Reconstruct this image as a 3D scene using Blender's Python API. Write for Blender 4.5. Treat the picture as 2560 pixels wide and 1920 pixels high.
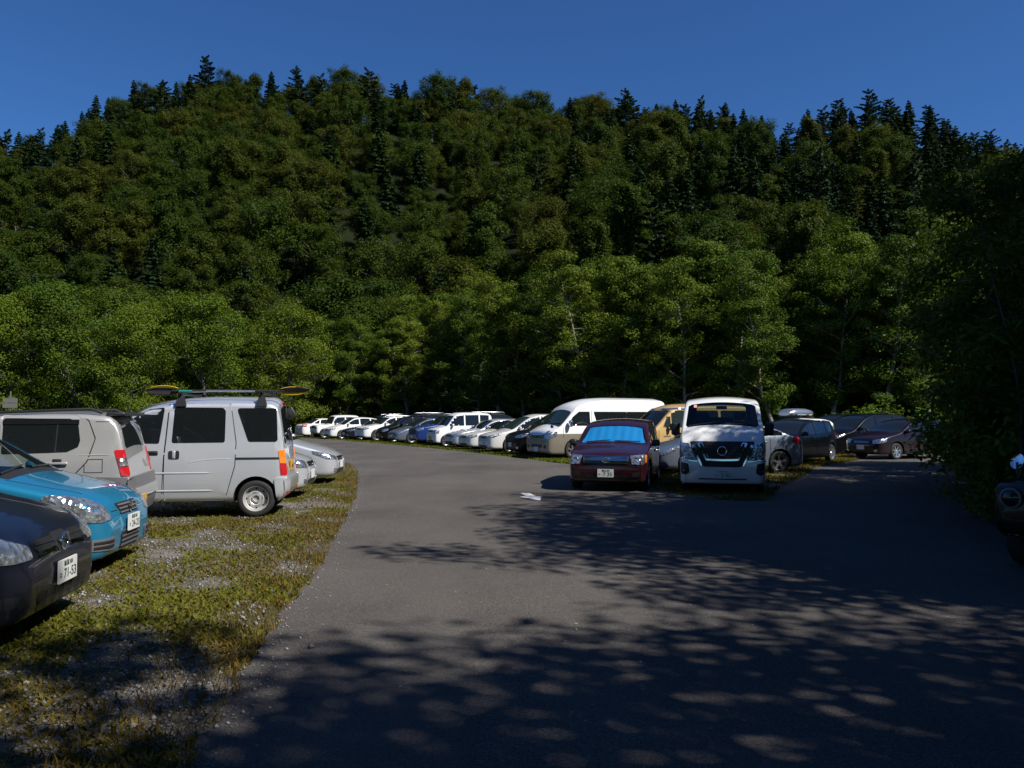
import bpy, bmesh, math, random
import numpy as np
from mathutils import Vector, Matrix
from mathutils.bvhtree import BVHTree

for o in list(bpy.data.objects):
    bpy.data.objects.remove(o, do_unlink=True)
SC = bpy.context.scene
COL = SC.collection
R = math.radians
rnd = random.Random(7)

# ------------------------------------------------------------------ camera, sky, sun, exposure
cam_d = bpy.data.cameras.new('camera')
cam = bpy.data.objects.new('camera', cam_d)
COL.objects.link(cam)
SC.camera = cam
cam.location = (0, 0, 1.55)
cam.rotation_euler = (R(90 + 2.35), 0, 0)
cam_d.sensor_width = 36
cam_d.lens = 28.1
cam_d.clip_start = 0.05
cam_d.clip_end = 3000

SUN_EL = 47.0
SUN_TOWARD = -32.0            # degrees: the sun stands to the right (+X), this far round towards the camera's back
sv = Vector((math.cos(R(SUN_EL)) * math.cos(R(SUN_TOWARD)), math.cos(R(SUN_EL)) * math.sin(R(SUN_TOWARD)), math.sin(R(SUN_EL))))
world = bpy.data.worlds.new('World')
SC.world = world
world.use_nodes = True
wn = world.node_tree.nodes
wl = world.node_tree.links
for n in list(wn): wn.remove(n)
sky = wn.new('ShaderNodeTexSky')
sky.sky_type = 'NISHITA'
sky.sun_disc = False
sky.sun_elevation = R(SUN_EL)
sky.sun_rotation = math.atan2(sv.x, sv.y)
sky.altitude = 1500
sky.air_density = 1.0
sky.dust_density = 0.3
sky.ozone_density = 3.0
hs = wn.new('ShaderNodeMix')              # the camera's blue-heavy daylight balance, even over the whole sky
hs.data_type = 'RGBA'; hs.blend_type = 'MULTIPLY'; hs.inputs['Factor'].default_value = 1.0
hs.inputs['B'].default_value = (0.50, 0.92, 1.42, 1)
bg = wn.new('ShaderNodeBackground')
bg.inputs['Strength'].default_value = 0.05
wo = wn.new('ShaderNodeOutputWorld')
wl.new(sky.outputs[0], hs.inputs['A'])
wl.new(hs.outputs['Result'], bg.inputs[0])
wl.new(bg.outputs[0], wo.inputs[0])

sun_d = bpy.data.lights.new('sun', 'SUN')
sun = bpy.data.objects.new('sun', sun_d)
COL.objects.link(sun)
sun_d.energy = 5.0
sun_d.angle = R(0.55)
sun_d.color = (1.0, 0.95, 0.87)
sun.rotation_euler = (-sv).to_track_quat('-Z', 'Y').to_euler()
sun.location = (30, -10, 40)

SC.render.engine = 'CYCLES'
SC.view_settings.view_transform = 'Standard'
SC.view_settings.look = 'None'
SC.view_settings.exposure = 0.6
SC.view_settings.gamma = 1.0
SC.cycles.use_denoising = True
SC.cycles.max_bounces = 6
SC.cycles.diffuse_bounces = 2
SC.cycles.glossy_bounces = 3
SC.cycles.transmission_bounces = 4
SC.cycles.transparent_max_bounces = 8
SC.cycles.sample_clamp_indirect = 6.0

# ------------------------------------------------------------------ small helpers
def link(o, parent=None):
    COL.objects.link(o)
    if parent is not None:
        o.parent = parent
    return o

def tag(o, label=None, cat=None, group=None, kind=None):
    if label: o['label'] = label
    if cat: o['category'] = cat
    if group: o['group'] = group
    if kind: o['kind'] = kind
    return o

def empty(name, loc=(0, 0, 0), rz=0.0):
    o = bpy.data.objects.new(name, None)
    o.empty_display_size = 0.3
    COL.objects.link(o)
    o.location = loc
    o.rotation_euler = (0, 0, rz)
    return o

def mesh_py(name, verts, faces, mats, smooth=False, sharp=None, midx=None):
    me = bpy.data.meshes.new(name)
    me.from_pydata([tuple(v) for v in verts], [], [tuple(f) for f in faces])
    if not isinstance(mats, (list, tuple)): mats = [mats]
    for m in mats: me.materials.append(m)
    if midx is not None:
        me.polygons.foreach_set('material_index', np.asarray(midx, dtype=np.int32))
    if smooth:
        me.polygons.foreach_set('use_smooth', np.ones(len(me.polygons), dtype=bool))
        if sharp: me.set_sharp_from_angle(angle=R(sharp))
    me.update()
    return me

def mesh_quads(name, V, Q, mats, midx=None, smooth=False):
    """V (n,3) float array, Q (m,4) or (m,3) int array"""
    V = np.asarray(V, dtype=np.float32); Q = np.asarray(Q, dtype=np.int32)
    me = bpy.data.meshes.new(name)
    k = Q.shape[1]
    me.vertices.add(len(V)); me.vertices.foreach_set('co', V.ravel())
    me.loops.add(Q.size); me.loops.foreach_set('vertex_index', Q.ravel())
    me.polygons.add(len(Q))
    me.polygons.foreach_set('loop_start', np.arange(0, Q.size, k, dtype=np.int32))
    me.polygons.foreach_set('loop_total', np.full(len(Q), k, dtype=np.int32))
    if not isinstance(mats, (list, tuple)): mats = [mats]
    for m in mats: me.materials.append(m)
    if midx is not None: me.polygons.foreach_set('material_index', np.asarray(midx, dtype=np.int32))
    if smooth: me.polygons.foreach_set('use_smooth', np.ones(len(Q), dtype=bool))
    me.update(calc_edges=True)
    me.validate()
    return me

def obj(name, me, parent=None):
    return link(bpy.data.objects.new(name, me), parent)

# ------------------------------------------------------------------ materials
def new_mat(name):
    m = bpy.data.materials.new(name)
    m.use_nodes = True
    nt = m.node_tree
    b = nt.nodes['Principled BSDF']
    return m, nt, b

def plain(name, col, rough=0.5, metal=0.0, coat=0.0, spec=0.5, emit=None):
    m, nt, b = new_mat(name)
    b.inputs['Base Color'].default_value = (*col, 1)
    b.inputs['Roughness'].default_value = rough
    b.inputs['Metallic'].default_value = metal
    b.inputs['Coat Weight'].default_value = coat
    b.inputs['Coat Roughness'].default_value = 0.03
    b.inputs['Specular IOR Level'].default_value = spec
    return m

def nd(nt, t, **kw):
    n = nt.nodes.new(t)
    for k, v in kw.items():
        if k in n.inputs: n.inputs[k].default_value = v
        else: setattr(n, k, v)
    return n

def ramp(nt, pts, interp='LINEAR'):
    r = nt.nodes.new('ShaderNodeValToRGB')
    r.color_ramp.interpolation = interp
    e = r.color_ramp.elements
    while len(e) < len(pts): e.new(0.5)
    for i, (p, c) in enumerate(pts):
        e[i].position = p
        e[i].color = (*c, 1)
    return r

def paint(name, col, metal=0.0, rough=0.32, coat=1.0, dirt=0.12, spec=0.5):
    """car paint: base + clear coat, a little road dust low down on the panels"""
    m, nt, b = new_mat(name)
    L = nt.links.new
    b.inputs['Metallic'].default_value = metal
    b.inputs['Coat Weight'].default_value = coat
    b.inputs['Specular IOR Level'].default_value = spec
    b.inputs['Coat Roughness'].default_value = 0.02
    tc = nd(nt, 'ShaderNodeTexCoord')
    nz = nd(nt, 'ShaderNodeTexNoise', Scale=3.0, Detail=5.0, Roughness=0.6)
    L(tc.outputs['Object'], nz.inputs['Vector'])
    sep = nd(nt, 'ShaderNodeSeparateXYZ')
    L(tc.outputs['Object'], sep.inputs[0])
    mr = nd(nt, 'ShaderNodeMapRange')
    mr.inputs['From Min'].default_value = 0.75; mr.inputs['From Max'].default_value = 0.2
    L(sep.outputs['Z'], mr.inputs['Value'])
    mu = nd(nt, 'ShaderNodeMath', operation='MULTIPLY'); L(mr.outputs[0], mu.inputs[0]); L(nz.outputs['Fac'], mu.inputs[1])
    mu2 = nd(nt, 'ShaderNodeMath', operation='MULTIPLY'); L(mu.outputs[0], mu2.inputs[0]); mu2.inputs[1].default_value = dirt * 2
    mx = nd(nt, 'ShaderNodeMix', data_type='RGBA')
    mx.inputs['A'].default_value = (*col, 1); mx.inputs['B'].default_value = (0.16, 0.14, 0.115, 1)
    L(mu2.outputs[0], mx.inputs['Factor']); L(mx.outputs['Result'], b.inputs['Base Color'])
    rr = nd(nt, 'ShaderNodeMapRange'); L(nz.outputs['Fac'], rr.inputs['Value'])
    rr.inputs['To Min'].default_value = rough - 0.04; rr.inputs['To Max'].default_value = rough + 0.06
    L(rr.outputs[0], b.inputs['Roughness'])
    return m

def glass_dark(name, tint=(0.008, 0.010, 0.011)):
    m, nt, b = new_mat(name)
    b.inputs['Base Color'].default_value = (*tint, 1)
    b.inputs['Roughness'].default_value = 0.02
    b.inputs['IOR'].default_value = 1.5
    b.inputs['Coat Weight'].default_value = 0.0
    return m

def glass_clear(name, tint=(0.80, 0.87, 0.84)):
    m, nt, b = new_mat(name)
    nt.nodes.remove(b)
    L = nt.links.new
    out = nt.nodes['Material Output']
    tr = nd(nt, 'ShaderNodeBsdfTransparent'); tr.inputs[0].default_value = (*tint, 1)
    gl = nd(nt, 'ShaderNodeBsdfGlossy'); gl.inputs['Roughness'].default_value = 0.02
    lw = nd(nt, 'ShaderNodeLayerWeight'); lw.inputs[0].default_value = 0.5
    pw = nd(nt, 'ShaderNodeMath', operation='POWER'); L(lw.outputs['Facing'], pw.inputs[0]); pw.inputs[1].default_value = 5.0
    fr = nd(nt, 'ShaderNodeMath', operation='MULTIPLY_ADD'); L(pw.outputs[0], fr.inputs[0]); fr.inputs[1].default_value = 0.9; fr.inputs[2].default_value = 0.06
    mx = nd(nt, 'ShaderNodeMixShader')
    L(fr.outputs[0], mx.inputs[0]); L(tr.outputs[0], mx.inputs[1]); L(gl.outputs[0], mx.inputs[2])
    L(mx.outputs[0], out.inputs[0])
    return m

def lens_mat(name, tint=(0.9, 0.92, 0.92)):
    """headlight cover: clear plastic over a crinkled bright reflector"""
    m, nt, b = new_mat(name)
    L = nt.links.new
    tc = nd(nt, 'ShaderNodeTexCoord')
    vo = nd(nt, 'ShaderNodeTexVoronoi', Scale=24.0)
    L(tc.outputs['Object'], vo.inputs['Vector'])
    rp = ramp(nt, [(0.0, (0.8, 0.82, 0.8)), (0.4, (0.6, 0.62, 0.61)), (0.7, (0.28, 0.29, 0.29)), (1.0, (0.65, 0.65, 0.64))])
    L(vo.outputs['Color'], rp.inputs[0])
    L(rp.outputs[0], b.inputs['Base Color'])
    b.inputs['Metallic'].default_value = 0.85
    b.inputs['Roughness'].default_value = 0.16
    bp = nd(nt, 'ShaderNodeBump'); bp.inputs['Strength'].default_value = 0.4; bp.inputs['Distance'].default_value = 0.03
    L(vo.outputs['Distance'], bp.inputs['Height'])
    L(bp.outputs[0], b.inputs['Normal'])
    b.inputs['Coat Weight'].default_value = 1.0
    b.inputs['Coat Roughness'].default_value = 0.02
    return m

def leaf_mat(name, cols, trans=0.22, spread=0.12):
    """leaf colour: drifts per object, per clump and per leaf; a little light passes through"""
    m, nt, b = new_mat(name)
    L = nt.links.new
    out = nt.nodes['Material Output']
    oi = nd(nt, 'ShaderNodeObjectInfo')
    ge = nd(nt, 'ShaderNodeNewGeometry')
    tc = nd(nt, 'ShaderNodeTexCoord')
    nz = nd(nt, 'ShaderNodeTexNoise', Scale=0.55, Detail=2.0)
    L(tc.outputs['Object'], nz.inputs['Vector'])
    a = nd(nt, 'ShaderNodeMath', operation='MULTIPLY_ADD'); L(oi.outputs['Random'], a.inputs[0]); a.inputs[1].default_value = 0.62; a.inputs[2].default_value = -0.12
    c = nd(nt, 'ShaderNodeMath', operation='MULTIPLY_ADD'); L(nz.outputs['Fac'], c.inputs[0]); c.inputs[1].default_value = 0.5; L(a.outputs[0], c.inputs[2])
    d = nd(nt, 'ShaderNodeMath', operation='MULTIPLY_ADD'); L(ge.outputs['Random Per Island'], d.inputs[0]); d.inputs[1].default_value = spread; L(c.outputs[0], d.inputs[2])
    rp = ramp(nt, [(i / (len(cols) - 1), cc) for i, cc in enumerate(cols)])
    L(d.outputs[0], rp.inputs[0])
    L(rp.outputs[0], b.inputs['Base Color'])
    b.inputs['Roughness'].default_value = 0.6
    b.inputs['Specular IOR Level'].default_value = 0.12
    tl = nd(nt, 'ShaderNodeBsdfTranslucent')
    g = nd(nt, 'ShaderNodeMix', data_type='RGBA', blend_type='MULTIPLY')
    g.inputs['Factor'].default_value = 1.0; g.inputs['B'].default_value = (1.0, 1.0, 0.45, 1)
    L(rp.outputs[0], g.inputs['A']); L(g.outputs['Result'], tl.inputs[0])
    mx = nd(nt, 'ShaderNodeMixShader'); mx.inputs[0].default_value = trans
    L(b.outputs[0], mx.inputs[1]); L(tl.outputs[0], mx.inputs[2]); L(mx.outputs[0], out.inputs[0])
    return m

def bark_mat(name, c0, c1, sc=6.0):
    m, nt, b = new_mat(name)
    L = nt.links.new
    tc = nd(nt, 'ShaderNodeTexCoord')
    mp = nd(nt, 'ShaderNodeMapping'); mp.inputs['Scale'].default_value = (1, 1, 0.35)
    L(tc.outputs['Object'], mp.inputs[0])
    nz = nd(nt, 'ShaderNodeTexNoise', Scale=sc, Detail=5.0, Roughness=0.65)
    L(mp.outputs[0], nz.inputs['Vector'])
    rp = ramp(nt, [(0.35, c0), (0.62, c1)])
    L(nz.outputs['Fac'], rp.inputs[0]); L(rp.outputs[0], b.inputs['Base Color'])
    b.inputs['Roughness'].default_value = 0.85
    bp = nd(nt, 'ShaderNodeBump'); bp.inputs['Strength'].default_value = 0.5; bp.inputs['Distance'].default_value = 0.03
    L(nz.outputs['Fac'], bp.inputs['Height']); L(bp.outputs[0], b.inputs['Normal'])
    return m

def asphalt_mat():
    m, nt, b = new_mat('asphalt')
    L = nt.links.new
    tc = nd(nt, 'ShaderNodeTexCoord')
    big = nd(nt, 'ShaderNodeTexNoise', Scale=0.35, Detail=6.0, Roughness=0.6); L(tc.outputs['Object'], big.inputs['Vector'])
    fine = nd(nt, 'ShaderNodeTexNoise', Scale=85.0, Detail=3.0, Roughness=0.7); L(tc.outputs['Object'], fine.inputs['Vector'])
    vo = nd(nt, 'ShaderNodeTexVoronoi', Scale=110.0); L(tc.outputs['Object'], vo.inputs['Vector'])
    r1 = ramp(nt, [(0.25, (0.050, 0.046, 0.044)), (0.5, (0.0735, 0.0675, 0.063)), (0.75, (0.094, 0.087, 0.079))])
    L(big.outputs['Fac'], r1.inputs[0])
    r2 = ramp(nt, [(0.28, (0.35, 0.35, 0.35)), (0.5, (0.95, 0.95, 0.95)), (0.72, (2.1, 2.05, 2.0))])
    L(fine.outputs['Fac'], r2.inputs[0])
    mu = nd(nt, 'ShaderNodeMix', data_type='RGBA', blend_type='MULTIPLY'); mu.inputs['Factor'].default_value = 1.0
    L(r1.outputs[0], mu.inputs['A']); L(r2.outputs[0], mu.inputs['B'])
    r3 = ramp(nt, [(0.0, (1.7, 1.7, 1.65)), (0.16, (1, 1, 1))]); L(vo.outputs['Distance'], r3.inputs[0])
    # pale stones only where the cell colour says so
    mu2 = nd(nt, 'ShaderNodeMix', data_type='RGBA', blend_type='MULTIPLY'); mu2.inputs['Factor'].default_value = 0.7
    L(mu.outputs['Result'], mu2.inputs['A']); L(r3.outputs[0], mu2.inputs['B'])
    # dusty, bleached streaks
    st = nd(nt, 'ShaderNodeMapping'); st.inputs['Scale'].default_value = (0.9, 0.12, 1); st.inputs['Rotation'].default_value = (0, 0, R(20)); L(tc.outputs['Object'], st.inputs[0])
    sn = nd(nt, 'ShaderNodeTexNoise', Scale=1.1, Detail=5.0); L(st.outputs[0], sn.inputs['Vector'])
    r4 = ramp(nt, [(0.45, (0, 0, 0)), (0.75, (0.5, 0.5, 0.5))]); L(sn.outputs['Fac'], r4.inputs[0])
    mx = nd(nt, 'ShaderNodeMix', data_type='RGBA'); mx.inputs['B'].default_value = (0.099, 0.09108, 0.08316, 1)
    L(r4.outputs[0], mx.inputs['Factor']); L(mu2.outputs['Result'], mx.inputs['A'])
    L(mx.outputs['Result'], b.inputs['Base Color'])
    b.inputs['Roughness'].default_value = 0.85
    b.inputs['Specular IOR Level'].default_value = 0.12
    bp = nd(nt, 'ShaderNodeBump'); bp.inputs['Strength'].default_value = 0.55; bp.inputs['Distance'].default_value = 0.008
    L(fine.outputs['Fac'], bp.inputs['Height']); L(bp.outputs[0], b.inputs['Normal'])
    return m

def soil_mat():
    """parking ground: pale gravel showing through soil, moss and dry stalks"""
    m, nt, b = new_mat('gravelly_turf')
    L = nt.links.new
    tc = nd(nt, 'ShaderNodeTexCoord')
    n1 = nd(nt, 'ShaderNodeTexNoise', Scale=0.8, Detail=6.0, Roughness=0.6); L(tc.outputs['Object'], n1.inputs['Vector'])
    n2 = nd(nt, 'ShaderNodeTexNoise', Scale=22.0, Detail=4.0, Roughness=0.7); L(tc.outputs['Object'], n2.inputs['Vector'])
    vo = nd(nt, 'ShaderNodeTexVoronoi', Scale=42.0); L(tc.outputs['Object'], vo.inputs['Vector'])
    stone = ramp(nt, [(0.0, (0.186, 0.1736, 0.1612)), (0.5, (0.1054, 0.0961, 0.0868)), (1.0, (0.248, 0.2356, 0.2232))]); L(vo.outputs['Color'], stone.inputs[0])
    turf = ramp(nt, [(0.3, (0.0372, 0.0279, 0.01364)), (0.5, (0.0527, 0.0496, 0.01364)), (0.7, (0.0806, 0.0589, 0.0217))]); L(n2.outputs['Fac'], turf.inputs[0])
    msk = ramp(nt, [(0.46, (0, 0, 0)), (0.62, (1, 1, 1))]); L(n1.outputs['Fac'], msk.inputs[0])
    mx = nd(nt, 'ShaderNodeMix', data_type='RGBA')
    L(msk.outputs[0], mx.inputs['Factor']); L(turf.outputs[0], mx.inputs['A']); L(stone.outputs[0], mx.inputs['B'])
    L(mx.outputs['Result'], b.inputs['Base Color'])
    b.inputs['Roughness'].default_value = 0.9
    b.inputs['Specular IOR Level'].default_value = 0.2
    bp = nd(nt, 'ShaderNodeBump'); bp.inputs['Strength'].default_value = 0.9; bp.inputs['Distance'].default_value = 0.02
    L(vo.outputs['Distance'], bp.inputs['Height']); L(bp.outputs[0], b.inputs['Normal'])
    return m

def floor_mat():
    m, nt, b = new_mat('forest_floor')
    L = nt.links.new
    tc = nd(nt, 'ShaderNodeTexCoord')
    n1 = nd(nt, 'ShaderNodeTexNoise', Scale=0.4, Detail=8.0, Roughness=0.7); L(tc.outputs['Object'], n1.inputs['Vector'])
    rp = ramp(nt, [(0.3, (0.007, 0.012, 0.004)), (0.55, (0.011, 0.015, 0.005)), (0.75, (0.015, 0.016, 0.006))]); L(n1.outputs['Fac'], rp.inputs[0])
    L(rp.outputs[0], b.inputs['Base Color'])
    b.inputs['Roughness'].default_value = 1.0
    b.inputs['Specular IOR Level'].default_value = 0.1
    return m

M = {}
M['asphalt'] = asphalt_mat()
M['soil'] = soil_mat()
M['floor'] = floor_mat()
M['bark_pale'] = bark_mat('pale_bark', (0.104, 0.088, 0.072), (0.288, 0.264, 0.224))
M['bark_dark'] = bark_mat('dark_bark', (0.028, 0.0224, 0.0176), (0.08, 0.068, 0.056))
M['bark_grey'] = bark_mat('grey_bark', (0.072, 0.064, 0.056), (0.192, 0.176, 0.152))
M['leaf_belt'] = leaf_mat('belt_leaf', [(0.032, 0.061, 0.005), (0.054, 0.092, 0.006), (0.081, 0.116, 0.008), (0.108, 0.130, 0.011)])
M['leaf_hill'] = leaf_mat('hill_leaf', [(0.020, 0.046, 0.005), (0.034, 0.058, 0.005), (0.050, 0.066, 0.006), (0.070, 0.066, 0.008)], trans=0.36)
M['leaf_conifer'] = leaf_mat('conifer_needle', [(0.012, 0.030, 0.010), (0.020, 0.042, 0.013), (0.034, 0.056, 0.015)], trans=0.12)
M['leaf_near'] = leaf_mat('near_leaf', [(0.05, 0.088, 0.012), (0.08, 0.12, 0.016), (0.12, 0.15, 0.024)], trans=0.35)
M['leaf_bush'] = leaf_mat('bush_leaf', [(0.06, 0.11, 0.012), (0.095, 0.15, 0.016), (0.14, 0.18, 0.024)], trans=0.35)
M['blade'] = leaf_mat('grass_blade', [(0.0594, 0.099, 0.0066), (0.0891, 0.1188, 0.00792), (0.1254, 0.1188, 0.0132)], trans=0.3, spread=0.7)
M['moss'] = leaf_mat('olive_weed', [(0.078, 0.076, 0.011), (0.098, 0.090, 0.013), (0.115, 0.078, 0.013)], trans=0.2, spread=0.7)
M['dry'] = leaf_mat('dry_grass', [(0.135, 0.100, 0.022), (0.155, 0.118, 0.030), (0.125, 0.078, 0.018)], trans=0.3, spread=0.8)
M['dull_ring'] = plain('dull_ring', (0.12, 0.12, 0.12), 0.5, metal=.4)
M['stone'] = plain('gravel_stone', (0.36, 0.34, 0.33), 0.85, spec=0.25)
M['white_line'] = plain('road_paint', (0.62, 0.62, 0.60), 0.7)

# ------------------------------------------------------------------ ground, road
def poly_sheet(name, pts, z, mat, cuts=0):
    bm = bmesh.new()
    vs = [bm.verts.new((x, y, z)) for x, y in pts]
    bm.faces.new(vs)
    bmesh.ops.triangulate(bm, faces=bm.faces[:])
    for f in bm.faces:
        if f.normal.z < 0: f.normal_flip()
    me = bpy.data.meshes.new(name)
    bm.to_mesh(me); bm.free()
    me.materials.append(mat)
    return obj(name, me)

def smooth_line(pts, n=8):
    """Catmull-Rom through the points"""
    P = [Vector(p) for p in pts]
    P = [P[0] * 2 - P[1]] + P + [P[-1] * 2 - P[-2]]
    out = []
    for i in range(1, len(P) - 2):
        for k in range(n):
            t = k / n
            a, b, c, d = P[i - 1], P[i], P[i + 1], P[i + 2]
            out.append(0.5 * ((2 * b) + (c - a) * t + (2 * a - 5 * b + 4 * c - d) * t * t + (3 * b - a - 3 * c + d) * t ** 3))
    out.append(P[-2])
    return out

def ragged(line, amp, seed):
    r = random.Random(seed)
    out = []
    ph = [r.uniform(0, 6.28) for _ in range(4)]
    acc = 0
    for i, p in enumerate(line):
        if i: acc += (p - line[i - 1]).length
        o = sum(math.sin(acc * f + q) for f, q in zip((1.7, 3.9, 7.7, 13.1), ph)) / 4
        out.append(Vector((p.x + amp * o, p.y + amp * o * 0.4)))
    return out

ground = poly_sheet('ground', [(-900, -300), (900, -300), (900, 1500), (-900, 1500)], 0.0, M['soil'])
tag(ground, kind='structure')

# left edge of the lane: from behind the camera up past the parked cars and away to the left
LEFT_EDGE = [(-1.7, -40), (-1.35, -10), (-1.4, 2.0), (-1.5, 3.9), (-1.66, 5.1), (-1.79, 6.25), (-1.95, 7.9), (-2.47, 11.7), (-3.26, 16.8), (-4.8, 24.4), (-6.9, 31), (-10.6, 40), (-17, 49), (-28, 58), (-50, 68)]
FAR_EDGE = [(-44, 78), (-26, 67), (-14.2, 57), (-9.5, 49.5), (-5.2, 42), (-1.9, 35.2), (0.35, 30.2), (1.7, 26.6), (3.2, 24.2)]
le = ragged(smooth_line(LEFT_EDGE, 24), 0.05, 1)
fe = ragged(smooth_line(FAR_EDGE, 24), 0.06, 2)
road_main = poly_sheet('road', [tuple(p) for p in le] + [tuple(p) for p in fe] + [(9, 27), (11, 30.5), (13.5, 36), (26, 37), (30, 32), (24, 24), (13, 17), (7.5, 12), (6.6, 6), (6.4, 0), (6.2, -40)], 0.004, M['asphalt'])
tag(road_main, kind='structure')
# grass island between the two lanes, the parked group stands on it
ISL = [(3.05, 17.2), (3.4, 15.9), (3.9, 15.0), (4.7, 14.9), (5.5, 16.7), (6.6, 19.0), (7.6, 20.9), (9.4, 24.6), (12.3, 28.6), (13.4, 31.5), (12.5, 34.5), (8, 32.0), (4.4, 28.5), (3.2, 24.0), (2.9, 20.0)]
isl = ragged(smooth_line(ISL + ISL[:1], 10)[:-1], 0.08, 3)
island = poly_sheet('island', [tuple(p) for p in isl], 0.010, M['soil'])
tag(island, kind='structure')

# ------------------------------------------------------------------ hill
SKY_U = np.array([-400, 0, 150, 250, 400, 680, 830, 970, 1080, 1240, 1440, 1600, 1730, 1860, 1900, 2060, 2200, 2330, 2400, 2560, 2900]) - 1280
SKY_E = np.array([.325, .372, .398, .428, .440, .446, .444, .440, .425, .420, .427, .405, .402, .407, .386, .390, .403, .396, .372, .362, .34])
RIDGE = 215.0
FOOT_X = np.array([-200, -60, -20, -8, 4, 14, 30, 60, 200]); FOOT_Y = np.array([84, 82, 82, 78, 66, 58, 56, 56, 58])

def hill_z(x, y):
    x = np.asarray(x, dtype=float); y = np.asarray(y, dtype=float)
    bear = 2000 * x / np.maximum(y, 40)
    hr = np.interp(bear, SKY_U, SKY_E) * RIDGE - 13.0
    yf = np.interp(x, FOOT_X, FOOT_Y)
    t = np.clip((y - yf) / (RIDGE - yf), 0, 1.6)
    up = np.where(t < 1, t ** 1.12, 1 - 0.25 * (t - 1))
    bump = 2.2 * np.sin(x * 0.07 + y * 0.05) * np.cos(y * 0.06 - x * 0.03)
    return np.where(t > 0, hr * up + bump * np.clip(t * 3, 0, 1), 0.0) - 0.02 * (t <= 0)

gx = np.linspace(-330, 330, 111); gy = np.linspace(50, 330, 71)
X, Y = np.meshgrid(gx, gy)
V = np.stack([X, Y, hill_z(X, Y)], -1).reshape(-1, 3)
idx = np.arange(len(V)).reshape(X.shape)
Q = np.stack([idx[:-1, :-1], idx[:-1, 1:], idx[1:, 1:], idx[1:, :-1]], -1).reshape(-1, 4)
hill = obj('hillside', mesh_quads('hillside', V, Q, M['floor'], smooth=True))
tag(hill, kind='structure')

# ------------------------------------------------------------------ tree meshes
def tubes_mesh(name, paths, mat, sides=6):
    Vs, Qs, off = [], [], 0
    for pts, rad in paths:
        pts = np.asarray(pts, float); n = len(pts)
        d = np.gradient(pts, axis=0); d /= np.linalg.norm(d, axis=1)[:, None] + 1e-9
        ref = np.where(np.abs(d[:, 2:3]) > 0.9, np.array([[1.0, 0, 0]]), np.array([[0, 0, 1.0]]))
        a = np.cross(d, ref); a /= np.linalg.norm(a, axis=1)[:, None] + 1e-9
        b = np.cross(d, a)
        th = np.linspace(0, 2 * np.pi, sides, endpoint=False)
        ring = pts[:, None, :] + (np.cos(th)[None, :, None] * a[:, None, :] + np.sin(th)[None, :, None] * b[:, None, :]) * np.asarray(rad)[:, None, None]
        Vs.append(ring.reshape(-1, 3))
        i = np.arange(n * sides).reshape(n, sides) + off
        Qs.append(np.stack([i[:-1], np.roll(i[:-1], -1, 1), np.roll(i[1:], -1, 1), i[1:]], -1).reshape(-1, 4))
        off += n * sides
    return mesh_quads(name, np.concatenate(Vs), np.concatenate(Qs), mat, smooth=True)

def leaves_mesh(name, P, N, size, aspect, rs, mat, jit=0.55):
    """one small folded rhombus per leaf: P positions, N preferred facing"""
    n = len(P)
    N = N + rs.normal(0, jit, (n, 3)); N /= np.linalg.norm(N, axis=1)[:, None] + 1e-9
    t = rs.normal(0, 1, (n, 3)); t -= (t * N).sum(1)[:, None] * N; t /= np.linalg.norm(t, axis=1)[:, None] + 1e-9
    b = np.cross(N, t)
    s = (np.asarray(size) * rs.uniform(0.65, 1.35, n))[:, None]
    V = np.stack([P - t * s * 0.5, P + b * s * aspect * 0.5 + N * s * 0.06, P + t * s * 0.5, P - b * s * aspect * 0.5 + N * s * 0.06], 1).reshape(-1, 3)
    Q = np.arange(n * 4).reshape(n, 4)
    return mesh_quads(name, V, Q, mat)

def limb(p0, d, L, r0, rs, n=6, bend=0.25, up=0.0):
    pts = [np.array(p0, float)]; d = np.array(d, float); d /= np.linalg.norm(d)
    for i in range(n):
        d = d + rs.normal(0, bend, 3) * 0.5 + np.array([0, 0, up]) * 0.15
        d /= np.linalg.norm(d)
        pts.append(pts[-1] + d * L / n)
    return np.array(pts), np.linspace(r0, r0 * 0.25, n + 1)

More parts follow.
